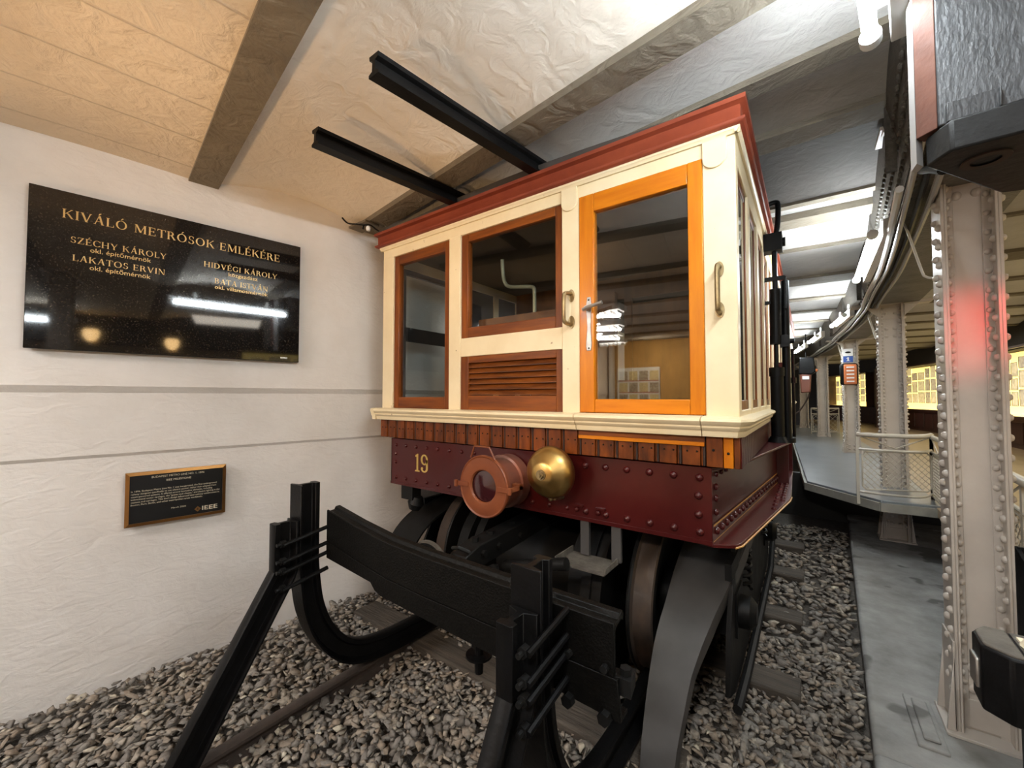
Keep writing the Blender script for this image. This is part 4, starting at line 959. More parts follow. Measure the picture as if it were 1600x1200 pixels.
for i in range(12):
    pass
mb.build('emblem_diamond', M['plaquebrass'], SPL, smooth=0)
mb = MB(); mb.add([p2(c[0]-.006, c[1]-.004, .0232), p2(c[0]+.006, c[1]-.004, .0232), p2(c[0]+.002, c[1]+.001, .0232), p2(c[0], c[1]+.009, .0232), p2(c[0]-.002, c[1]+.001, .0232)], [(0, 1, 2, 3, 4)]); mb.build('emblem_mark', M['darkgap'], SPL, smooth=0)
# cable and insulator at the head of the wall
t = thing('cable_bracket', 'small rusty bracket with insulator and black cable by the carriage roof corner', 'bracket', (-2.80, 1.80, 2.93))
mb = MB(); mb.box(-2.90, -2.68, 1.80, 1.92, 2.925, 2.94); mb.build('mounting_plate', M['beam'], t)
mb = MB(); mb.tube(smooth_path([(-2.86, 1.72, 2.97), (-2.83, 1.75, 2.93), (-2.76, 1.78, 2.915), (-2.70, 1.80, 2.90), (-2.66, 1.83, 2.90), (-2.63, 1.86, 2.87), (-2.62, 1.88, 2.86)], 4), .006, 6); mb.tube([(-2.70, 1.80, 2.90), (-2.71, 1.80, 2.87)], .006, 6); mb.build('cable', M['black'], t)
mb = MB(); mb.lathe([(0, -.02), (.014, -.018), (.018, 0), (.012, .015), (0, .02)], (-2.67, 1.82, 2.875), (0, 0, 1), 14); mb.build('insulator', M['whitesign'], t)

# ------------------------------------------------------------------ girder above the columns
mb = MB(); rv = MB()
ys = [1.68+.4*i for i in range(48)]
fr = []
for y in ys:
    dx = (CX(y+.2)-CX(y-.2))/.4; n_ = Vector((1, -dx, 0)).normalized(); fr.append((Vector((CX(y), y, 0)), n_, Vector((0, 0, 1))))
gp_ = [(-.20, 2.62), (.22, 2.62), (.22, 3.1), (-.27, 3.1), (-.27, 2.95)]
mb.sweep(gp_, fr)
mb.build('gritty_haunch', M['haunch'], None); HB = COL.objects[-1]; mb = MB()
mb.sweep([(-.195, 2.598), (.235, 2.598), (.235, 2.619), (-.195, 2.619)], fr)
G_ = thing('riveted_girder', 'long dark riveted steel girder curving above the row of columns', 'girder', (CX(3), 3, 2.62))
mb.build('soffit_flange', M['girder'], G_); HB.parent = G_; HB.location = -G_.location
y = 1.75
while y < 9:
    dx = (CX(y+.2)-CX(y-.2))/.4; n_ = Vector((1, -dx, 0)).normalized(); o = Vector((CX(y), y, 0))
    for z in ((2.675,) if y > 4 else (2.675, 2.75, 2.83)): q = o-n_*(.20+.07*(z-2.62)/.33); rv.rivet((q.x, q.y, z), -n_, .017, .014, 6)
    q = o-n_*.18; rv.rivet((q.x, q.y, 2.598), (0, 0, -1), .016, .013, 6)
    y += .07 if y < 4 else .14
o = rv.build('girder_rivets', M['haunch'], G_, smooth=60)
y = 2.5; mb = MB()
while y < 12:
    dx = (CX(y+.2)-CX(y-.2))/.4; n_ = Vector((1, -dx, 0)).normalized(); q = Vector((CX(y), y, 0))-n_*.275; d_ = Vector((dx, 1, 0)).normalized()
    mb.add([q+UP*2.64, q+n_*.04+UP*2.64, q+n_*.04+UP*3.0, q+UP*3.0, q+d_*.02+UP*2.64, q+n_*.04+d_*.02+UP*2.64, q+n_*.04+d_*.02+UP*3.0, q+d_*.02+UP*3.0], [(0, 1, 2, 3), (4, 5, 6, 7), (0, 4, 7, 3), (0, 1, 5, 4)]); y += 1.6
mb.build('stiffener', M['haunch'], G_)
# cables running along the girder
def along(off, z, y0, y1, r, wob=0, n=8):
    pts = []; y = y0
    while y <= y1:
        dx = (CX(y+.2)-CX(y-.2))/.4; n_ = Vector((1, -dx, 0)).normalized(); q = Vector((CX(y), y, z))+n_*(off+wob*math.sin(y*2.1)); q.z += wob*math.sin(y*3.3+off*40); pts.append(q); y += .3
    m_ = MB(); m_.tube(pts, r, n); return m_
for k, (off, z, r, mm, lab) in enumerate(((-.27, 2.585, .017, 'whitepaint', 'pale conduit running under the girder, the one nearest the carriage'), (-.235, 2.565, .012, 'cable', 'thin grey cable clipped beside the pale conduit under the girder'), (-.19, 2.57, .014, 'black', 'black cable under the girder near its middle'), (-.15, 2.565, .014, 'cable', 'grey cable under the girder nearest the columns'))):
    tag(along(off+.05, z, 1.75 if k else 2.6, 17, r, .006).build('cable', M[mm]), lab, 'cable', 'cables under the girder')

# ------------------------------------------------------------------ columns
def make_column(ht, first=False):
    c = thing('riveted_column', '', 'column', (0, 0, 0), group='riveted columns', local=True)
    W_ = .0905; D_ = .085
    mb = MB()
    for s in (-1, 1): mb.box(s*W_-.006, s*W_+.006, -D_, D_, 0, ht)
    mb.build('flange_plate', M['column'], c, bevel=.002, seg=1)
    mb = MB(); mb.box(-W_+.006, W_-.006, -.030, -.018, 0, ht); mb.box(-W_+.006, W_-.006, .018, .03, 0, ht); mb.build('web_plate', M['column'], c)
    mb = MB()
    for s in (-1, 1):
        a, b = sorted((s*(W_-.006), s*(W_-.016))); mb.box(a, b, -D_, -.030, 0, ht)
        a, b = sorted((s*(W_-.006), s*(W_-.045))); mb.box(a, b, -.036, -.030, 0, ht)
    mb.build('corner_angle', M['column'], c, bevel=.002, seg=1)
    mb = MB(); z = .16
    while z < ht-.05:
        for s in (-1, 1):
            mb.rivet((s*(W_-.016), -.058, z), (-s, 0, 0), .015, .015, 8)
            mb.rivet((s*(W_-.030), -.036, z+.035), (0, -1, 0), .013, .011, 8)
            mb.rivet((s*(W_+.006), -.055, z), (s, 0, 0), .016, .018, 8); mb.rivet((s*(W_+.006), .0, z+.035), (s, 0, 0), .016, .018, 8)
        z += .078
    for z in (.17, .25, ht-.26, ht-.34, ht-.10):
        for x in (-.032, .032): mb.rivet((x, -.030, z), (0, -1, 0), .019, .013, 10)
    mb.build('column_rivets', M['column'], c, smooth=60)
    mb = MB(); mb.box(-.135, .135, -.12, .12, -.0, .012)
    for s in (-1, 1):
        mb.prism([(s*(W_+.007), .012), (s*(W_+.040), .012), (s*(W_+.036), .05), (s*(W_+.007), .34)], -.095, -.083, 'y')
        mb.prism([(s*(W_+.007), .012), (s*(W_+.040), .012), (s*(W_+.036), .05), (s*(W_+.007), .34)], .083, .095, 'y')
        a, b = sorted((s*(W_+.006), s*(W_+.014))); mb.box(a, b, -.095, .095, .02, .36)
    mb.box(-.075, .075, -.037, -.030, .02, .13)
    mb.build('base_shoe', M['column'], c, bevel=.002, seg=1)
    mb = MB()
    mb.box(-.30, .30, -.10, .10, ht-.005, ht+.012)
    for s in (-1, 1): mb.prism([(s*(W_+.007), ht-.006), (s*.20, ht-.006), (s*.20, ht-.02), (s*(W_+.02), ht-.12), (s*(W_+.007), ht-.14)], -.095, -.083, 'y'); mb.box(min(s*W_, s*.29), max(s*W_, s*.29), -.105, -.06, ht-.018, ht-.005)
    mb.box(-.075, .075, -.038, -.030, ht-.16, ht-.03)
    mb.build('capital_bracket', M['column'], c, bevel=.002, seg=1)
    return c
col0 = make_column(2.50)
colL = {-3.7: 'riveted grey column', -.5: 'riveted grey column standing behind the camera, right of the track', 2.72: 'nearest and tallest riveted grey steel column, with reddish light on its web', 5.9: 'second riveted grey column, standing where the grey platform meets the mesh railing', 9.1: 'third riveted grey column, carrying the orange telephone and blue sign', 12.4: 'fourth riveted grey column, behind the small far railing', 15.6: 'farthest riveted grey column, behind the hanging brown box'}
first = True
for y, lab in colL.items():
    if y == -3.7: continue
    o = col0 if first else copy_tree(col0); first = False
    yy_ = y+.08 if y > 0 else y; o.location = (CX(y)+.014 if y < 5 else CX(y)+.012, yy_, .075 if y < 6 else .56); o['label'] = lab
    o.rotation_euler = (0, 0, -(CX(y+.5)-CX(y-.5))*0.5 if y > 7 else 0)
    if y > 6: o.scale = (1.08, 1, .81)
    elif y > 5: o.scale = (1.08, 1, 1.01)
    elif y < 0: o.scale = (1, 1, 1.145)
    if y == -.5: o['label'] = 'riveted grey column beside the track, near the camera'
# conduit hooks at the column heads
for i, y in enumerate((2.72, 5.9, 9.1, 12.4)):
    mb = MB(); x = CX(y)
    mb.tube(smooth_path([(x-.14, y+.48, 2.60), (x-.123, y+.48, 2.547), (x-.07, y+.48, 2.31), (x-.055, y+.48, 2.275), (x-.03, y+.48, 2.262), (x-.0, y+.47, 2.26), (x-.0, y+.17, 2.26)], 4), .0065 if i == 0 else .010, 8)
    tag(mb.build('conduit_hook', M['whitepaint']), ['thin white bent conduit at the head of the nearest column', 'thin white bent conduit at the head of the second column', 'thin white bent conduit at the head of the third column', 'thin white bent conduit at the head of the fourth column'][i], 'conduit', 'conduit hooks')

# ------------------------------------------------------------------ fluorescent lamps on the girder
def make_tube(L=1.2):
    c = thing('fluorescent_lamp', '', 'lamp', (0, 0, 0), group='fluorescent lamps along the girder', local=True)
    mb = MB(); mb.cyl((0, -L/2, 0), (0, L/2, 0), .019, n=16); mb.build('lit_tube', M['tubeon'], c)
    mb = MB()
    for s in (-1, 1): mb.cyl((0, s*(L/2-.004), 0), (0, s*(L/2+.03), 0), .028, n=16); mb.cyl((0, s*(L/2+.03), 0), (0, s*(L/2+.036), 0), .022, n=16)
    mb.build('end_cap', M['tubebody'], c)
    mb = MB(); mb.box(.045, .095, -L/2-.05, L/2+.05, -.02, .075); mb.box(.0, .06, -L/2+.1, -L/2+.13, .0, .012); mb.box(.0, .06, L/2-.13, L/2-.1, .0, .012); mb.box(.06, .08, -L/2+.2, -L/2+.23, .07, .16); mb.box(.06, .08, L/2-.23, L/2-.2, .07, .16); mb.build('batten', M['tubebody'], c, bevel=.004)
    return c
t0 = make_tube()
TL = [((.088, 1.07, 2.73), -.15, 'fluorescent lamp nearest the camera, its lower end in view beside the ceiling'), ((.345, 3.93, 2.60), -.01, 'brightest fluorescent lamp in view, hanging left of the girder between the first two columns'), ((.330, 6.85, 2.60), .10, 'second lit fluorescent lamp along the girder beyond the bright one'), ((.08, 8.8, 2.60), .13, 'third lit fluorescent lamp along the girder'), ((-.17, 10.6, 2.60), .14, 'farthest lit fluorescent lamp in view'), ((2.6, -1.55, 2.74), -.1, 'fluorescent lamp over the hall behind the camera')]
for i, (loc, rz, lab) in enumerate(TL):
    o = t0 if i == 0 else copy_tree(t0); o.location = loc; o.rotation_euler = (0, 0, rz); o['label'] = lab
    if i in (2, 3): o.scale = (1, .72, 1)
    if i in (0, 5):
        for ch in o.children:
            if ch.name.startswith('lit_tube'): ch.material_slots[0].link = 'OBJECT'; ch.material_slots[0].material = M['tubeold']

# ------------------------------------------------------------------ grey platform and railings
mb = MB()
dk = [(-.03, 5.80), (.53, 5.12), (.93, 5.15), (1.0, 9), (.85, 13.5), (.2, 17), (-.55, 17), (-.42, 13.8)]
mb.prism(dk, .56, .635)
DK = mb.build('platform_deck', M['deck'], bevel=.006); tag(DK, 'grey painted museum platform beyond the carriage, around the columns', 'platform')
mb = MB()
for a, b in (((-.045, 5.80), (.525, 5.105)), ((.525, 5.105), (.93, 5.135)), ((-.435, 13.8), (-.045, 5.80))):
    a = Vector((*a, 0)); b = Vector((*b, 0)); d_ = (b-a).normalized(); n_ = Vector((d_.y, -d_.x, 0))*.012
    vs = [(a-n_)+UP*.535, (b-n_)+UP*.535, (b+n_)+UP*.535, (a+n_)+UP*.535]; mb.add(vs+[v+UP*.078 for v in vs], [(0, 1, 2, 3), (4, 5, 6, 7), (0, 1, 5, 4), (1, 2, 6, 5), (2, 3, 7, 6), (3, 0, 4, 7)])
e_ = mb.build('edge_board', M['deckedge'], DK)
# dark void walls under the platform
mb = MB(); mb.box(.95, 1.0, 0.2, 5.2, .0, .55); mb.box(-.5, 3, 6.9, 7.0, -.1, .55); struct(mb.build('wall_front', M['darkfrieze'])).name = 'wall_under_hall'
def mesh_panel(mb, a, b, z0, z1, step, r=.0035):
    a = Vector(a); b = Vector(b); L = (b-a).length; H_ = z1-z0; d_ = (b-a)/L
    k = -H_
    while k < L:
        for s in (0, 1):
            # diagonals clipped to the panel
            u0, v0, u1, v1 = (k, 0, k+H_, H_) if s == 0 else (k+H_, 0, k, H_)
            def clip(ua, va, ub, vb):
                pts = []
                for u_, v_, uu, vv in ((ua, va, ub, vb), (ub, vb, ua, va)):
                    if u_ < 0: t = (0-u_)/(uu-u_); v_ += (vv-v_)*t; u_ = 0
                    elif u_ > L: t = (L-u_)/(uu-u_); v_ += (vv-v_)*t; u_ = L
                    pts.append((u_, v_))
                return pts
            (p, q), (p_, q_) = clip(u0, v0, u1, v1)
            if abs(p-p_) > .01: mb.tube([a+d_*p+UP*(z0+q), a+d_*p_+UP*(z0+q_)], r, 4, caps=False)
        k += step
def railing(pts, zb, ht, name, lab, step=.055, panel=.62, group='mesh railings'):
    pts = [Vector((x, y, 0)) for x, y in pts]
    T = thing(name, lab, 'railing', (pts[0].x, pts[0].y, zb), group=group)
    sp = smooth_path(pts, 5) if len(pts) > 2 else pts
    mb = MB(); mb.tube([p+UP*(zb+ht) for p in sp], .022, 12); mb.build('handrail', M['railing'], T)
    mb = MB(); mb.tube([p+UP*(zb+ht-.14) for p in sp], .011, 8); mb.tube([p+UP*(zb+.05) for p in sp], .011, 8); mb.build('cross_rail', M['railing'], T)
    # walk the path
    acc = [0]
    for p, q in zip(sp, sp[1:]): acc.append(acc[-1]+(q-p).length)
    Lt = acc[-1]
    def at(s):
        s = max(0, min(Lt, s))
        for i in range(len(sp)-1):
            if acc[i+1] >= s-1e-9: return sp[i]+(sp[i+1]-sp[i])*((s-acc[i])/max(1e-6, acc[i+1]-acc[i]))
        return sp[-1]
    n = max(1, round(Lt/panel)); po = MB(); me_ = MB(); fr_ = MB(); br = MB()
    for i in range(n+1):
        p = at(Lt*i/n); po.box(p.x-.012, p.x+.012, p.y-.012, p.y+.012, zb-.07, zb+ht)
        if i < n:
            a = at(Lt*i/n+.035); b = at(Lt*(i+1)/n-.035); mesh_panel(me_, a, b, zb+.08, zb+ht-.17, step)
            z0, z1 = zb+.075, zb+ht-.165; d_ = (b-a).normalized()
            fr_.tube([a+d_*.03+UP*z0, a+UP*(z0+.03), a+UP*(z1-.03), a+d_*.03+UP*z1, b-d_*.03+UP*z1, b+UP*(z1-.03), b+UP*(z0+.03), b-d_*.03+UP*z0, a+d_*.03+UP*z0], .0075, 6)
            br.tube([a+UP*(zb+ht-.02), (a+b)/2+UP*(zb+ht-.13), b+UP*(zb+ht-.02)], .006, 6)
    po.build('post', M['railing'], T); o = me_.build('mesh_infill', M['railing'], T); fr_.build('panel_frame', M['railing'], T); br.build('brace', M['railing'], T)
    return T
railing([(.375, 5.20), (.53, 5.16), (.80, 5.20), (.93, 5.45)], .635, .60, 'mesh_railing', 'cream railing panel on the front edge of the grey platform, behind the second column', group=None)
railing([(.93, 5.45), (.88, 4.4), (.825, 3.6), (.775, 2.9), (.735, 2.3), (.71, 1.5)], .62, .60, 'mesh_railing', 'long cream mesh railing curving beside the track towards the nearest column', group=None)
railing([(.05, 13.3), (.63, 13.55)], .635, .66, 'mesh_railing', 'small cream railing across the far end of the grey platform', step=.11, group=None)

# ------------------------------------------------------------------ showcases in the hall wall
def hxy(y): return Vector((HX(y), y, 0))
sc = [(1.2, 4.6, 'lit yellow showcase hidden behind the nearest column side'), (5.2, 8.4, 'lit yellow showcase'), (9.6, 14.2, 'lit yellow showcase with framed pictures, right of the nearest column'), (15.3, 18.9, 'lit yellow showcase with framed pictures, between the two nearest columns'), (20.1, 21.5, 'lit yellow showcase seen between the third and fourth columns'), (21.8, 23.2, 'lit yellow showcase seen between the two farthest columns')]
for i, (ya, yb, lab) in enumerate(sc):
    a = hxy(ya); b = hxy(yb); d_ = (b-a).normalized(); n_ = Vector((d_.y, -d_.x, 0))
    if n_.x < 0: n_ = -n_
    T = thing('showcase', lab if i >= 2 else ('lit yellow wall showcase nearest the camera end of the hall' if i == 0 else 'lit yellow wall showcase, second along the hall from the camera end'), 'showcase', (a.x+.3, a.y, 1.22), group=None)
    L = (b-a).length
    def q(u, z, w_): return a+d_*u+UP*z+n_*w_
    mb = MB(); mb.add([q(0, 1.24, .30), q(L, 1.24, .30), q(L, 2.48, .30), q(0, 2.48, .30)], [(0, 1, 2, 3)]); mb.add([q(0, 1.235, .05), q(L, 1.235, .05), q(L, 1.235, .3), q(0, 1.235, .3)], [(0, 1, 2, 3)]); mb.build('lit_back_panel', M['show'], T)
    mb = MB()
    for u in (0, L):
        vs = [q(u-.03, 1.2, -.02), q(u+.03, 1.2, -.02), q(u+.03, 2.52, -.02), q(u-.03, 2.52, -.02)]; mb.add(vs+[v+n_*.34 for v in vs], [(0, 1, 2, 3), (4, 5, 6, 7), (0, 1, 5, 4), (1, 2, 6, 5), (2, 3, 7, 6), (3, 0, 4, 7)])
    for z in (1.20, 2.50):
        vs = [q(0, z, -.03), q(L, z, -.03), q(L, z+.04, -.03), q(0, z+.04, -.03)]; mb.add(vs+[v+n_*.05 for v in vs], [(0, 1, 2, 3), (4, 5, 6, 7), (0, 1, 5, 4), (1, 2, 6, 5), (2, 3, 7, 6), (3, 0, 4, 7)])
    mb.build('case_frame', M['darkwood'], T)
    pics = MB(); fr2 = MB(); random.seed(i+3); u = .18; 
    while u < L-.35:
        z = 1.42
        wq = random.choice((.26, .32, .38))
        while z < 2.30:
            hq = random.choice((.22, .27, .32))
            pics.mi = random.choice((0, 0, 1)); pics.add([q(u, z, .285), q(u+wq, z, .285), q(u+wq, z+hq, .285), q(u, z+hq, .285)], [(0, 1, 2, 3)])
            for e0, e1 in (((u, z), (u+wq, z)), ((u, z+hq), (u+wq, z+hq)), ((u, z), (u, z+hq)), ((u+wq, z), (u+wq, z+hq))):
                fr2.tube([q(e0[0], e0[1], .28), q(e1[0], e1[1], .28)], .0045, 4)
            z += hq+.05
        u += wq+.06
    PP = pics.build('mounted_pictures', [M['litpaper'], M['litposter']], T, smooth=0); fr2.build('picture_rails', M['darkwood'], PP)
# panelling below the showcases
for i, (ya, yb, lab) in enumerate(sc[2:4]):
    mb = MB(); n = 7
    for k in range(n):
        y0 = ya+(yb-ya)*k/n+.05; y1 = ya+(yb-ya)*(k+1)/n-.05; a = hxy(y0); b = hxy(y1)
        vs = [a+UP*.72, b+UP*.72, b+UP*1.12, a+UP*1.12]; mb.add([v-Vector((.02, 0, 0)) for v in vs]+vs, [(0, 1, 2, 3), (0, 1, 5, 4), (1, 2, 6, 5), (2, 3, 7, 6), (3, 0, 4, 7)])
    tag(mb.build('wall_panelling', M['darkwood']), ['dark wooden panelling below the showcase right of the nearest column', 'dark wooden panelling below the showcase between the two nearest columns'][i], 'panelling', None)
# dark box with red front, standing in for a dark doorway
T = thing('doorway_box', 'tall dark box with a red front standing in for a doorway behind the third column', 'cabinet', (1.95, 17.6, .6))
mb = MB(); mb.box(1.75, 2.15, 17.4, 17.8, .6, 2.5); mb.build('carcass', M['darkwood'], T); mb = MB(); mb.box(1.80, 2.10, 17.38, 17.40, .62, 1.2); mb.build('red_panel', M['redpaint'], T)

# ------------------------------------------------------------------ devices on the far columns
x = CX(9.1)
T = thing('wall_telephone', 'orange panelled push-button telephone on the third column', 'telephone', (x, 9.0, 1.8))
mb = MB(); mb.box(x-.135, x+.105, 8.955, 9.02, 1.80, 2.17); mb.build('case', M['black'], T, bevel=.04)
mb = MB(); mb.box(x-.085, x+.085, 8.93, 8.96, 1.81, 2.15); mb.build('orange_face', M['orangebox'], T, bevel=.02)
mb = MB()
for k in range(5): mb.box(x-.05, x+.05, 8.92, 8.935, 1.85+k*.06, 1.872+k*.06)
mb.build('buttons', M['whitesign'], T)
T = thing('information_sign', 'small blue and white sign above the telephone on the third column', 'sign', (x, 9.0, 2.2))
mb = MB(); mb.box(x-.085, x+.045, 9.0, 9.012, 2.19, 2.295); mb.build('blue_field', M['bluesign'], T)
mb = MB(); mb.box(x-.085, x+.045, 9.0, 9.012, 2.30, 2.42); mb.build('white_field', M['whitesign'], T)
mb = MB(); mb.box(x-.03, x-.01, 8.994, 9.0, 2.21, 2.275); mb.box(x-.045, x+.005, 8.994, 9.0, 2.21, 2.218); mb.box(x-.045, x-.01, 8.994, 9.0, 2.255, 2.263); mb.build('symbol', M['whitesign'], T)
mb = MB(); mb.prism([(x-.06+.04*math.cos(t)+.04, 2.36+.016*math.sin(t)) for t in [k*PI/8 for k in range(16)]], 8.994, 9.0, 'y'); mb.build('pictogram', M['black'], T)
T = thing('hanging_box', 'brown box with a black top hanging at the head of the farthest column', 'box', (-.03, 11, 2.0))
mb = MB(); mb.prism([(-.17, 2.10), (-.14, 2.46), (.11, 2.46), (.14, 2.14), (.06, 2.08)], 10.9, 11.2, 'y'); mb.build('black_top', M['black'], T, bevel=.02)
mb = MB(); mb.prism([(-.13, 1.68), (-.145, 2.10), (.06, 2.10), (.04, 1.70)], 10.92, 11.18, 'y'); mb.build('brown_body', M['brownbox'], T, bevel=.02)
mb = MB(); mb.box(-.10, .02, 10.9, 10.92, 1.98, 2.05); mb.build('label_plate', M['whitesign'], T)
mb = MB(); mb.tube(smooth_path([(.03, 11, 1.75), (-.02, 11, 1.55), (-.16, 11, 1.30), (-.28, 11, 1.18)], 4), .016, 6); mb.build('cord', M['darkgap'], T)
mb = MB(); mb.lathe([(0, -.04), (.035, -.02), (.04, 0), (.03, .03), (0, .04)], (.14, 10.95, 2.17), (0, 0, 1), 12); mb.build('orange_lamp', M['orangebox'], T)
T = thing('hanger', 'thin steel hanger holding the brown box under the ceiling', 'hanger', (-.03, 11.05, 2.46))
mb = MB(); mb.cyl((-.03, 11.05, 2.46), (-.03, 11.05, 2.98), .012, n=8); mb.build('rod', M['black'], T)

# ------------------------------------------------------------------ top right: board with black block
T = thing('suspended_board', 'weathered dark board with rust brown edge hanging at the top right of the view', 'board', (.42, 1.6, 2.62))
A = (.286, 1.496); B = (.2505, 1.530); C_ = (.2465, 1.580)
mb = MB(); mb.prism([A, (.75, 1.44), (.75, 1.66), (.30, 1.66)], 2.305, 2.943); mb.build('dark_board', M['weather'], T, bevel=.004)
mb = MB(); mb.prism([A, B, (.27, 1.56), (.298, 1.56)], 2.302, 2.943); mb.build('rust_brown_edge', M['rusty'], T, bevel=.002)
mb = MB(); mb.prism([B, C_, (.262, 1.59), (.268, 1.56)], 2.235, 2.943); mb.build('pale_edge_strip', M['cable'], T)
T2 = thing('iron_block', 'black iron block with a round hole bolted under the weathered board', 'block', (.42, 1.5, 2.2))
mb = MB(); mb.prism([(.303, 1.465), (.60, 1.455), (.60, 1.90), (.485, 1.865), (.269, 1.535)], 2.22, 2.300)
mb.build('block_body', M['iron'], T2, bevel=.006, seg=2)
mb = MB(); mb.prism([(.300, 2.303), (.390, 2.303), (.390, 2.352), (.300, 2.352)], 1.4775, 1.50, 'y'); mb.box(.388, .391, 1.470, 1.50, 2.303, 2.352); mb.build('worn_wood_packing', M['weather'], T2, bevel=.004)
mb = MB(); mb.lathe([(.040, 0), (.040, .03), (0, .03)], (.385, 1.57, 2.2195), (0, 0, 1), 24); mb.lathe([(.028, -.004), (.046, -.004), (.046, .0)], (.385, 1.57, 2.2195), (0, 0, 1), 24); mb.build('socket', M['darkgap'], T2)
mb = MB(); mb.tube([(.33, 1.68, 2.26), (.36, 2.0, 2.40), (.42, 2.5, 2.60)], .014, 10); mb.build('brace_bar', M['iron'], T2)

# ------------------------------------------------------------------ bottom right: black device and cabinet
T = thing('barrier_head', 'black metal barrier head with silver slot and ivory insert at the right edge', 'barrier', (.33, 1.2, 1.1))
mb = MB(); bp_ = [(.254, 1.155), (.285, 1.125), (.62, 1.105), (.62, 1.245), (.275, 1.245), (.256, 1.215)]
mb.prism(bp_, 1.012, 1.132); mb.build('housing', M['black'], T, bevel=.004, seg=2)
mb = MB(); mb.prism([(.258, 1.158), (.286, 1.130), (.303, 1.128), (.306, 1.240), (.278, 1.240), (.260, 1.213)], 1.131, 1.137); mb.prism([(.308, 1.129), (.61, 1.11), (.61, 1.24), (.311, 1.24)], 1.131, 1.135); mb.build('top_cover', M['dustiron'], T, bevel=.002)
mb = MB(); mb.prism([(.314, 1.150), (.47, 1.145), (.47, 1.21), (.314, 1.215)], 1.134, 1.139); mb.lathe([(.0, .022), (.015, .018), (.022, .004), (.024, 0)], (.334, 1.182, 1.137), (0, 0, 1), 16); mb.build('ivory_insert', M['ivory'], T)
mb = MB(); mb.box(.249, .256, 1.165, 1.205, 1.045, 1.10); mb.build('silver_slot', M['steel'], T, bevel=.003)
mb = MB(); mb.cyl((.45, 1.18, .35), (.45, 1.18, 1.012), .03, n=16); mb.cyl((.45, 1.18, .075), (.45, 1.18, .36), .05, n=16); mb.build('post', M['black'], T)
T = thing('display_bin', 'dark slanted display bin with a brown inside beside the nearest column', 'bin', (.60, 1.7, .075))
mb = MB(); mb.prism([(1.50, .075), (1.50, .98), (1.90, 1.15), (1.90, .075)], .495, .505, 'x'); mb.box(.50, .70, 1.50, 1.51, .075, .98); mb.box(.50, .70, 1.89, 1.90, .075, 1.15); mb.build('side_panels', M['black'], T)
mb = MB(); mb.box(.506, .70, 1.51, 1.89, .85, .96); mb.build('brown_lining', M['fascia'], T)
# boss on the concrete next to the nearest column
mb = MB(); mb.box(.36, .46, 2.52, 2.90, .07, .088); mb.box(.385, .44, 2.56, 2.86, .088, .10); tag(mb.build('foundation_plate', M['concrete'], bevel=.006), 'worn cast foundation plate in the concrete left of the nearest column foot', 'plate')

# ------------------------------------------------------------------ room behind the camera, seen in the reflections
T = thing('notice_board', 'white notice board with framed photographs on the back wall', 'notice board', (-3.5, -6.45, 1.85))
mb = MB(); mb.box(-4.08, -2.98, -6.48, -6.44, 1.35, 2.35); mb.build('board', M['whitesign'], T)
mb = MB(); random.seed(2)
for i in range(4):
    for j in range(3): mb.mi = (i+j) % 2; mb.box(-4.02+i*.265, -3.80+i*.265, -6.44, -6.435, 1.42+j*.30, 1.66+j*.30)
mb.build('photographs', [M['poster'], M['paper']], T)
mb = MB()
for j in range(3): mb.box(-4.02, -3.0, -6.436, -6.433, 1.40+j*.30, 1.42+j*.30)
mb.build('caption_strips', M['redpaint'], T)
T = thing('white_pillar', 'slim white pillar in the corner left of the notice board', 'pillar', (-4.2, -6.4, .35))
mb = MB()
mb.box(-4.25, -4.15, -6.45, -6.30, .35, 2.94); mb.build('shaft', M['tubebody'], T)
mb = MB(); mb.box(-4.27, -4.13, -6.47, -6.28, .35, .47); mb.build('plinth', M['tubebody'], T)
T = thing('glass_table_case', 'low display case standing before the notice board', 'display case', (-3.5, -5.9, .35))
mb = MB(); mb.box(-4.0, -3.0, -6.1, -5.7, 1.05, 1.10)
for x in (-3.98, -3.06):
    for y in (-6.08, -5.76): mb.box(x, x+.05, y, y+.05, .35, 1.05)
mb.build('case_table', M['ivory'], T)
for i, (x, y) in enumerate(((-2.45, -1.8), (-.1, -1.6), (-2.9, -3.0), (-3.35, -4.1), (-3.7, -5.2))):
    T = thing('ceiling_luminaire', ['louvred ceiling luminaire left behind the camera', 'louvred ceiling luminaire right behind the camera', 'louvred ceiling luminaire, third from the track', 'louvred ceiling luminaire, fourth from the track', 'louvred ceiling luminaire beside the back wall'][i], 'lamp', (x, y, 2.84), group='louvred luminaires behind the camera')
    mb = MB(); mb.box(x-.3, x+.3, y-.16, y+.16, 2.86, 2.943); mb.build('housing', M['tubebody'], T)
    mb = MB(); mb.box(x-.27, x+.27, y-.12, y+.12, 2.853, 2.86); mb.build('lit_louvre', M['paneltube'], T)
    mb = MB()
    for k in range(6): mb.box(x-.27+k*.107, x-.265+k*.107, y-.13, y+.13, 2.805, 2.848)
    mb.build('louvre_blades', M['tubebody'], T)
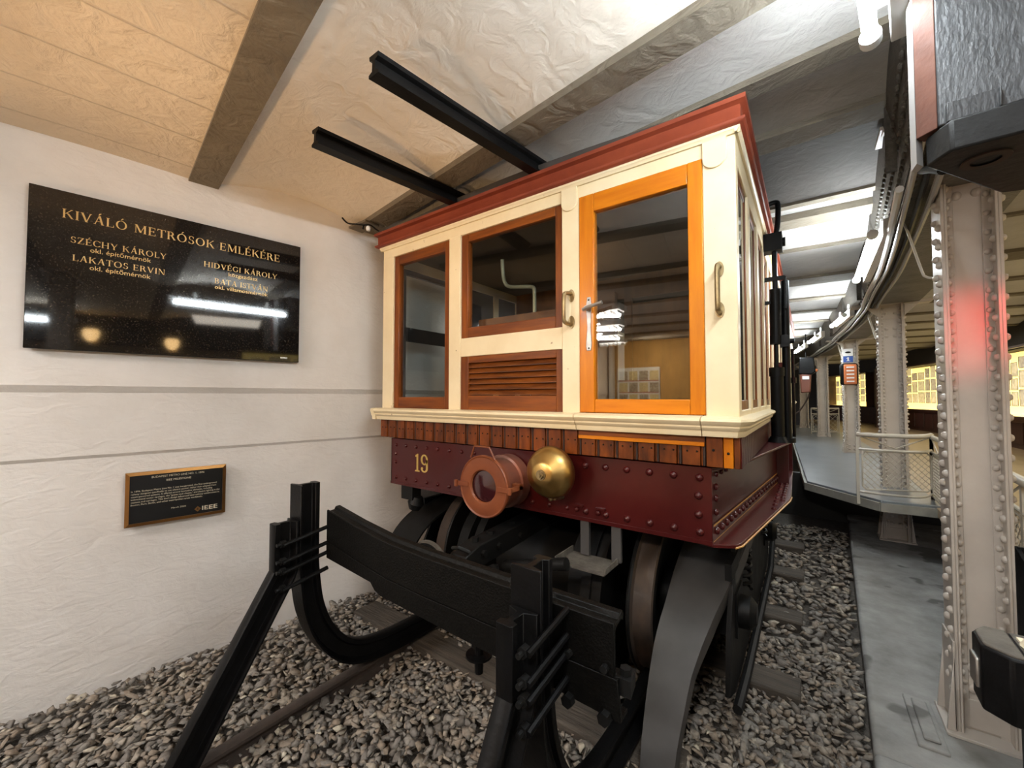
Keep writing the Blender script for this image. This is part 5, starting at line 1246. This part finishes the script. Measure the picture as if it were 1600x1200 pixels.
def spotlamp(loc, target, lab, m='warmlamp', nm='spotlight'):
    loc = Vector(loc); d_ = (Vector(target)-loc).normalized(); c = loc-d_*.07
    T = thing(nm, lab, 'lamp', c)
    mb = MB(); mb.lathe([(.03, -.09), (.055, -.07), (.06, .045), (.054, .045), (.05, -.01)], c, d_, 20); mb.build('housing', M['black'], T)
    mb = MB(); mb.lathe([(0, 0), (.05, 0)], c, d_, 20); mb.build('lit_lens', M[m], T)
    mb = MB(); mb.cyl(c+UP*.05, (c.x, c.y, 2.95 if c.z > 2 else -.02), .010, n=8) if c.z > 2 else mb.cyl(c-UP*.05, (c.x, c.y, .34 if c.y < -.9 else -.03), .014, n=8); mb.build('stem', M['black'], T)
spotlamp((-2.2, -1.1, 1.2), (-2.25, .75, 2.95), 'upward warm floor spotlight nearer the white wall')
spotlamp((-1.2, -1.1, 1.2), (-2.2, 1.5, 2.95), 'upward warm floor spotlight nearer the camera')
spotlamp((-.7, -1.0, 2.55), (-1.25, 1.9, 1.1), 'warm ceiling spotlight aimed at the carriage front')
spotlamp((.95, 2.0, 2.05), (.62, 2.70, 1.92), 'small red signal lamp beside the nearest column', 'redlamp', 'signal_lamp')
spot('light_red_signal', (.95, 2.0, 2.05), (.64, 2.70, 1.92), 16, (1, .05, .05), 36, 1, .03)

for (y, z, lab) in ((-.83, 2.60, 'orange glowing wall lamp on the hall wall, farther behind the camera'), (.19, 2.52, 'orange glowing wall lamp on the hall wall, level with the camera')):
    x = HX(y)
    T = thing('wall_lamp', lab, 'lamp', (x-.05, y, z), group=None)
    mb = MB(); mb.box(x-.03, x, y-.06, y+.06, z-.12, z-.02); mb.build('bracket', M['brassdull'], T)
    mb = MB(); mb.lathe([(.05, -.08), (.09, -.02), (.10, .05), (.08, .10)], (x-.13, y, z), (0, 0, 1), 20); mb.build('glass_shade', M['warmlamp'], T)

T = thing('added_gap_lamp', 'added bulb on a cord lighting the gap between the carriage and the white wall', 'lamp', (-2.715, 3.02, 2.3))  # made-up bulb, added to brighten the wall beside the cab
mb = MB(); mb.cyl((-2.715, 3.02, 2.33), (-2.715, 3.02, 2.95), .005, n=6); mb.cyl((-2.715, 3.02, 2.29), (-2.715, 3.02, 2.34), .018, n=10); mb.build('cord_and_socket', M['black'], T)
mb = MB(); mb.lathe([(0, -.04), (.025, -.03), (.03, 0), (.012, .035)], (-2.715, 3.02, 2.255), (0, 0, 1), 14); mb.build('added_lit_bulb', M['paneltube'], T)
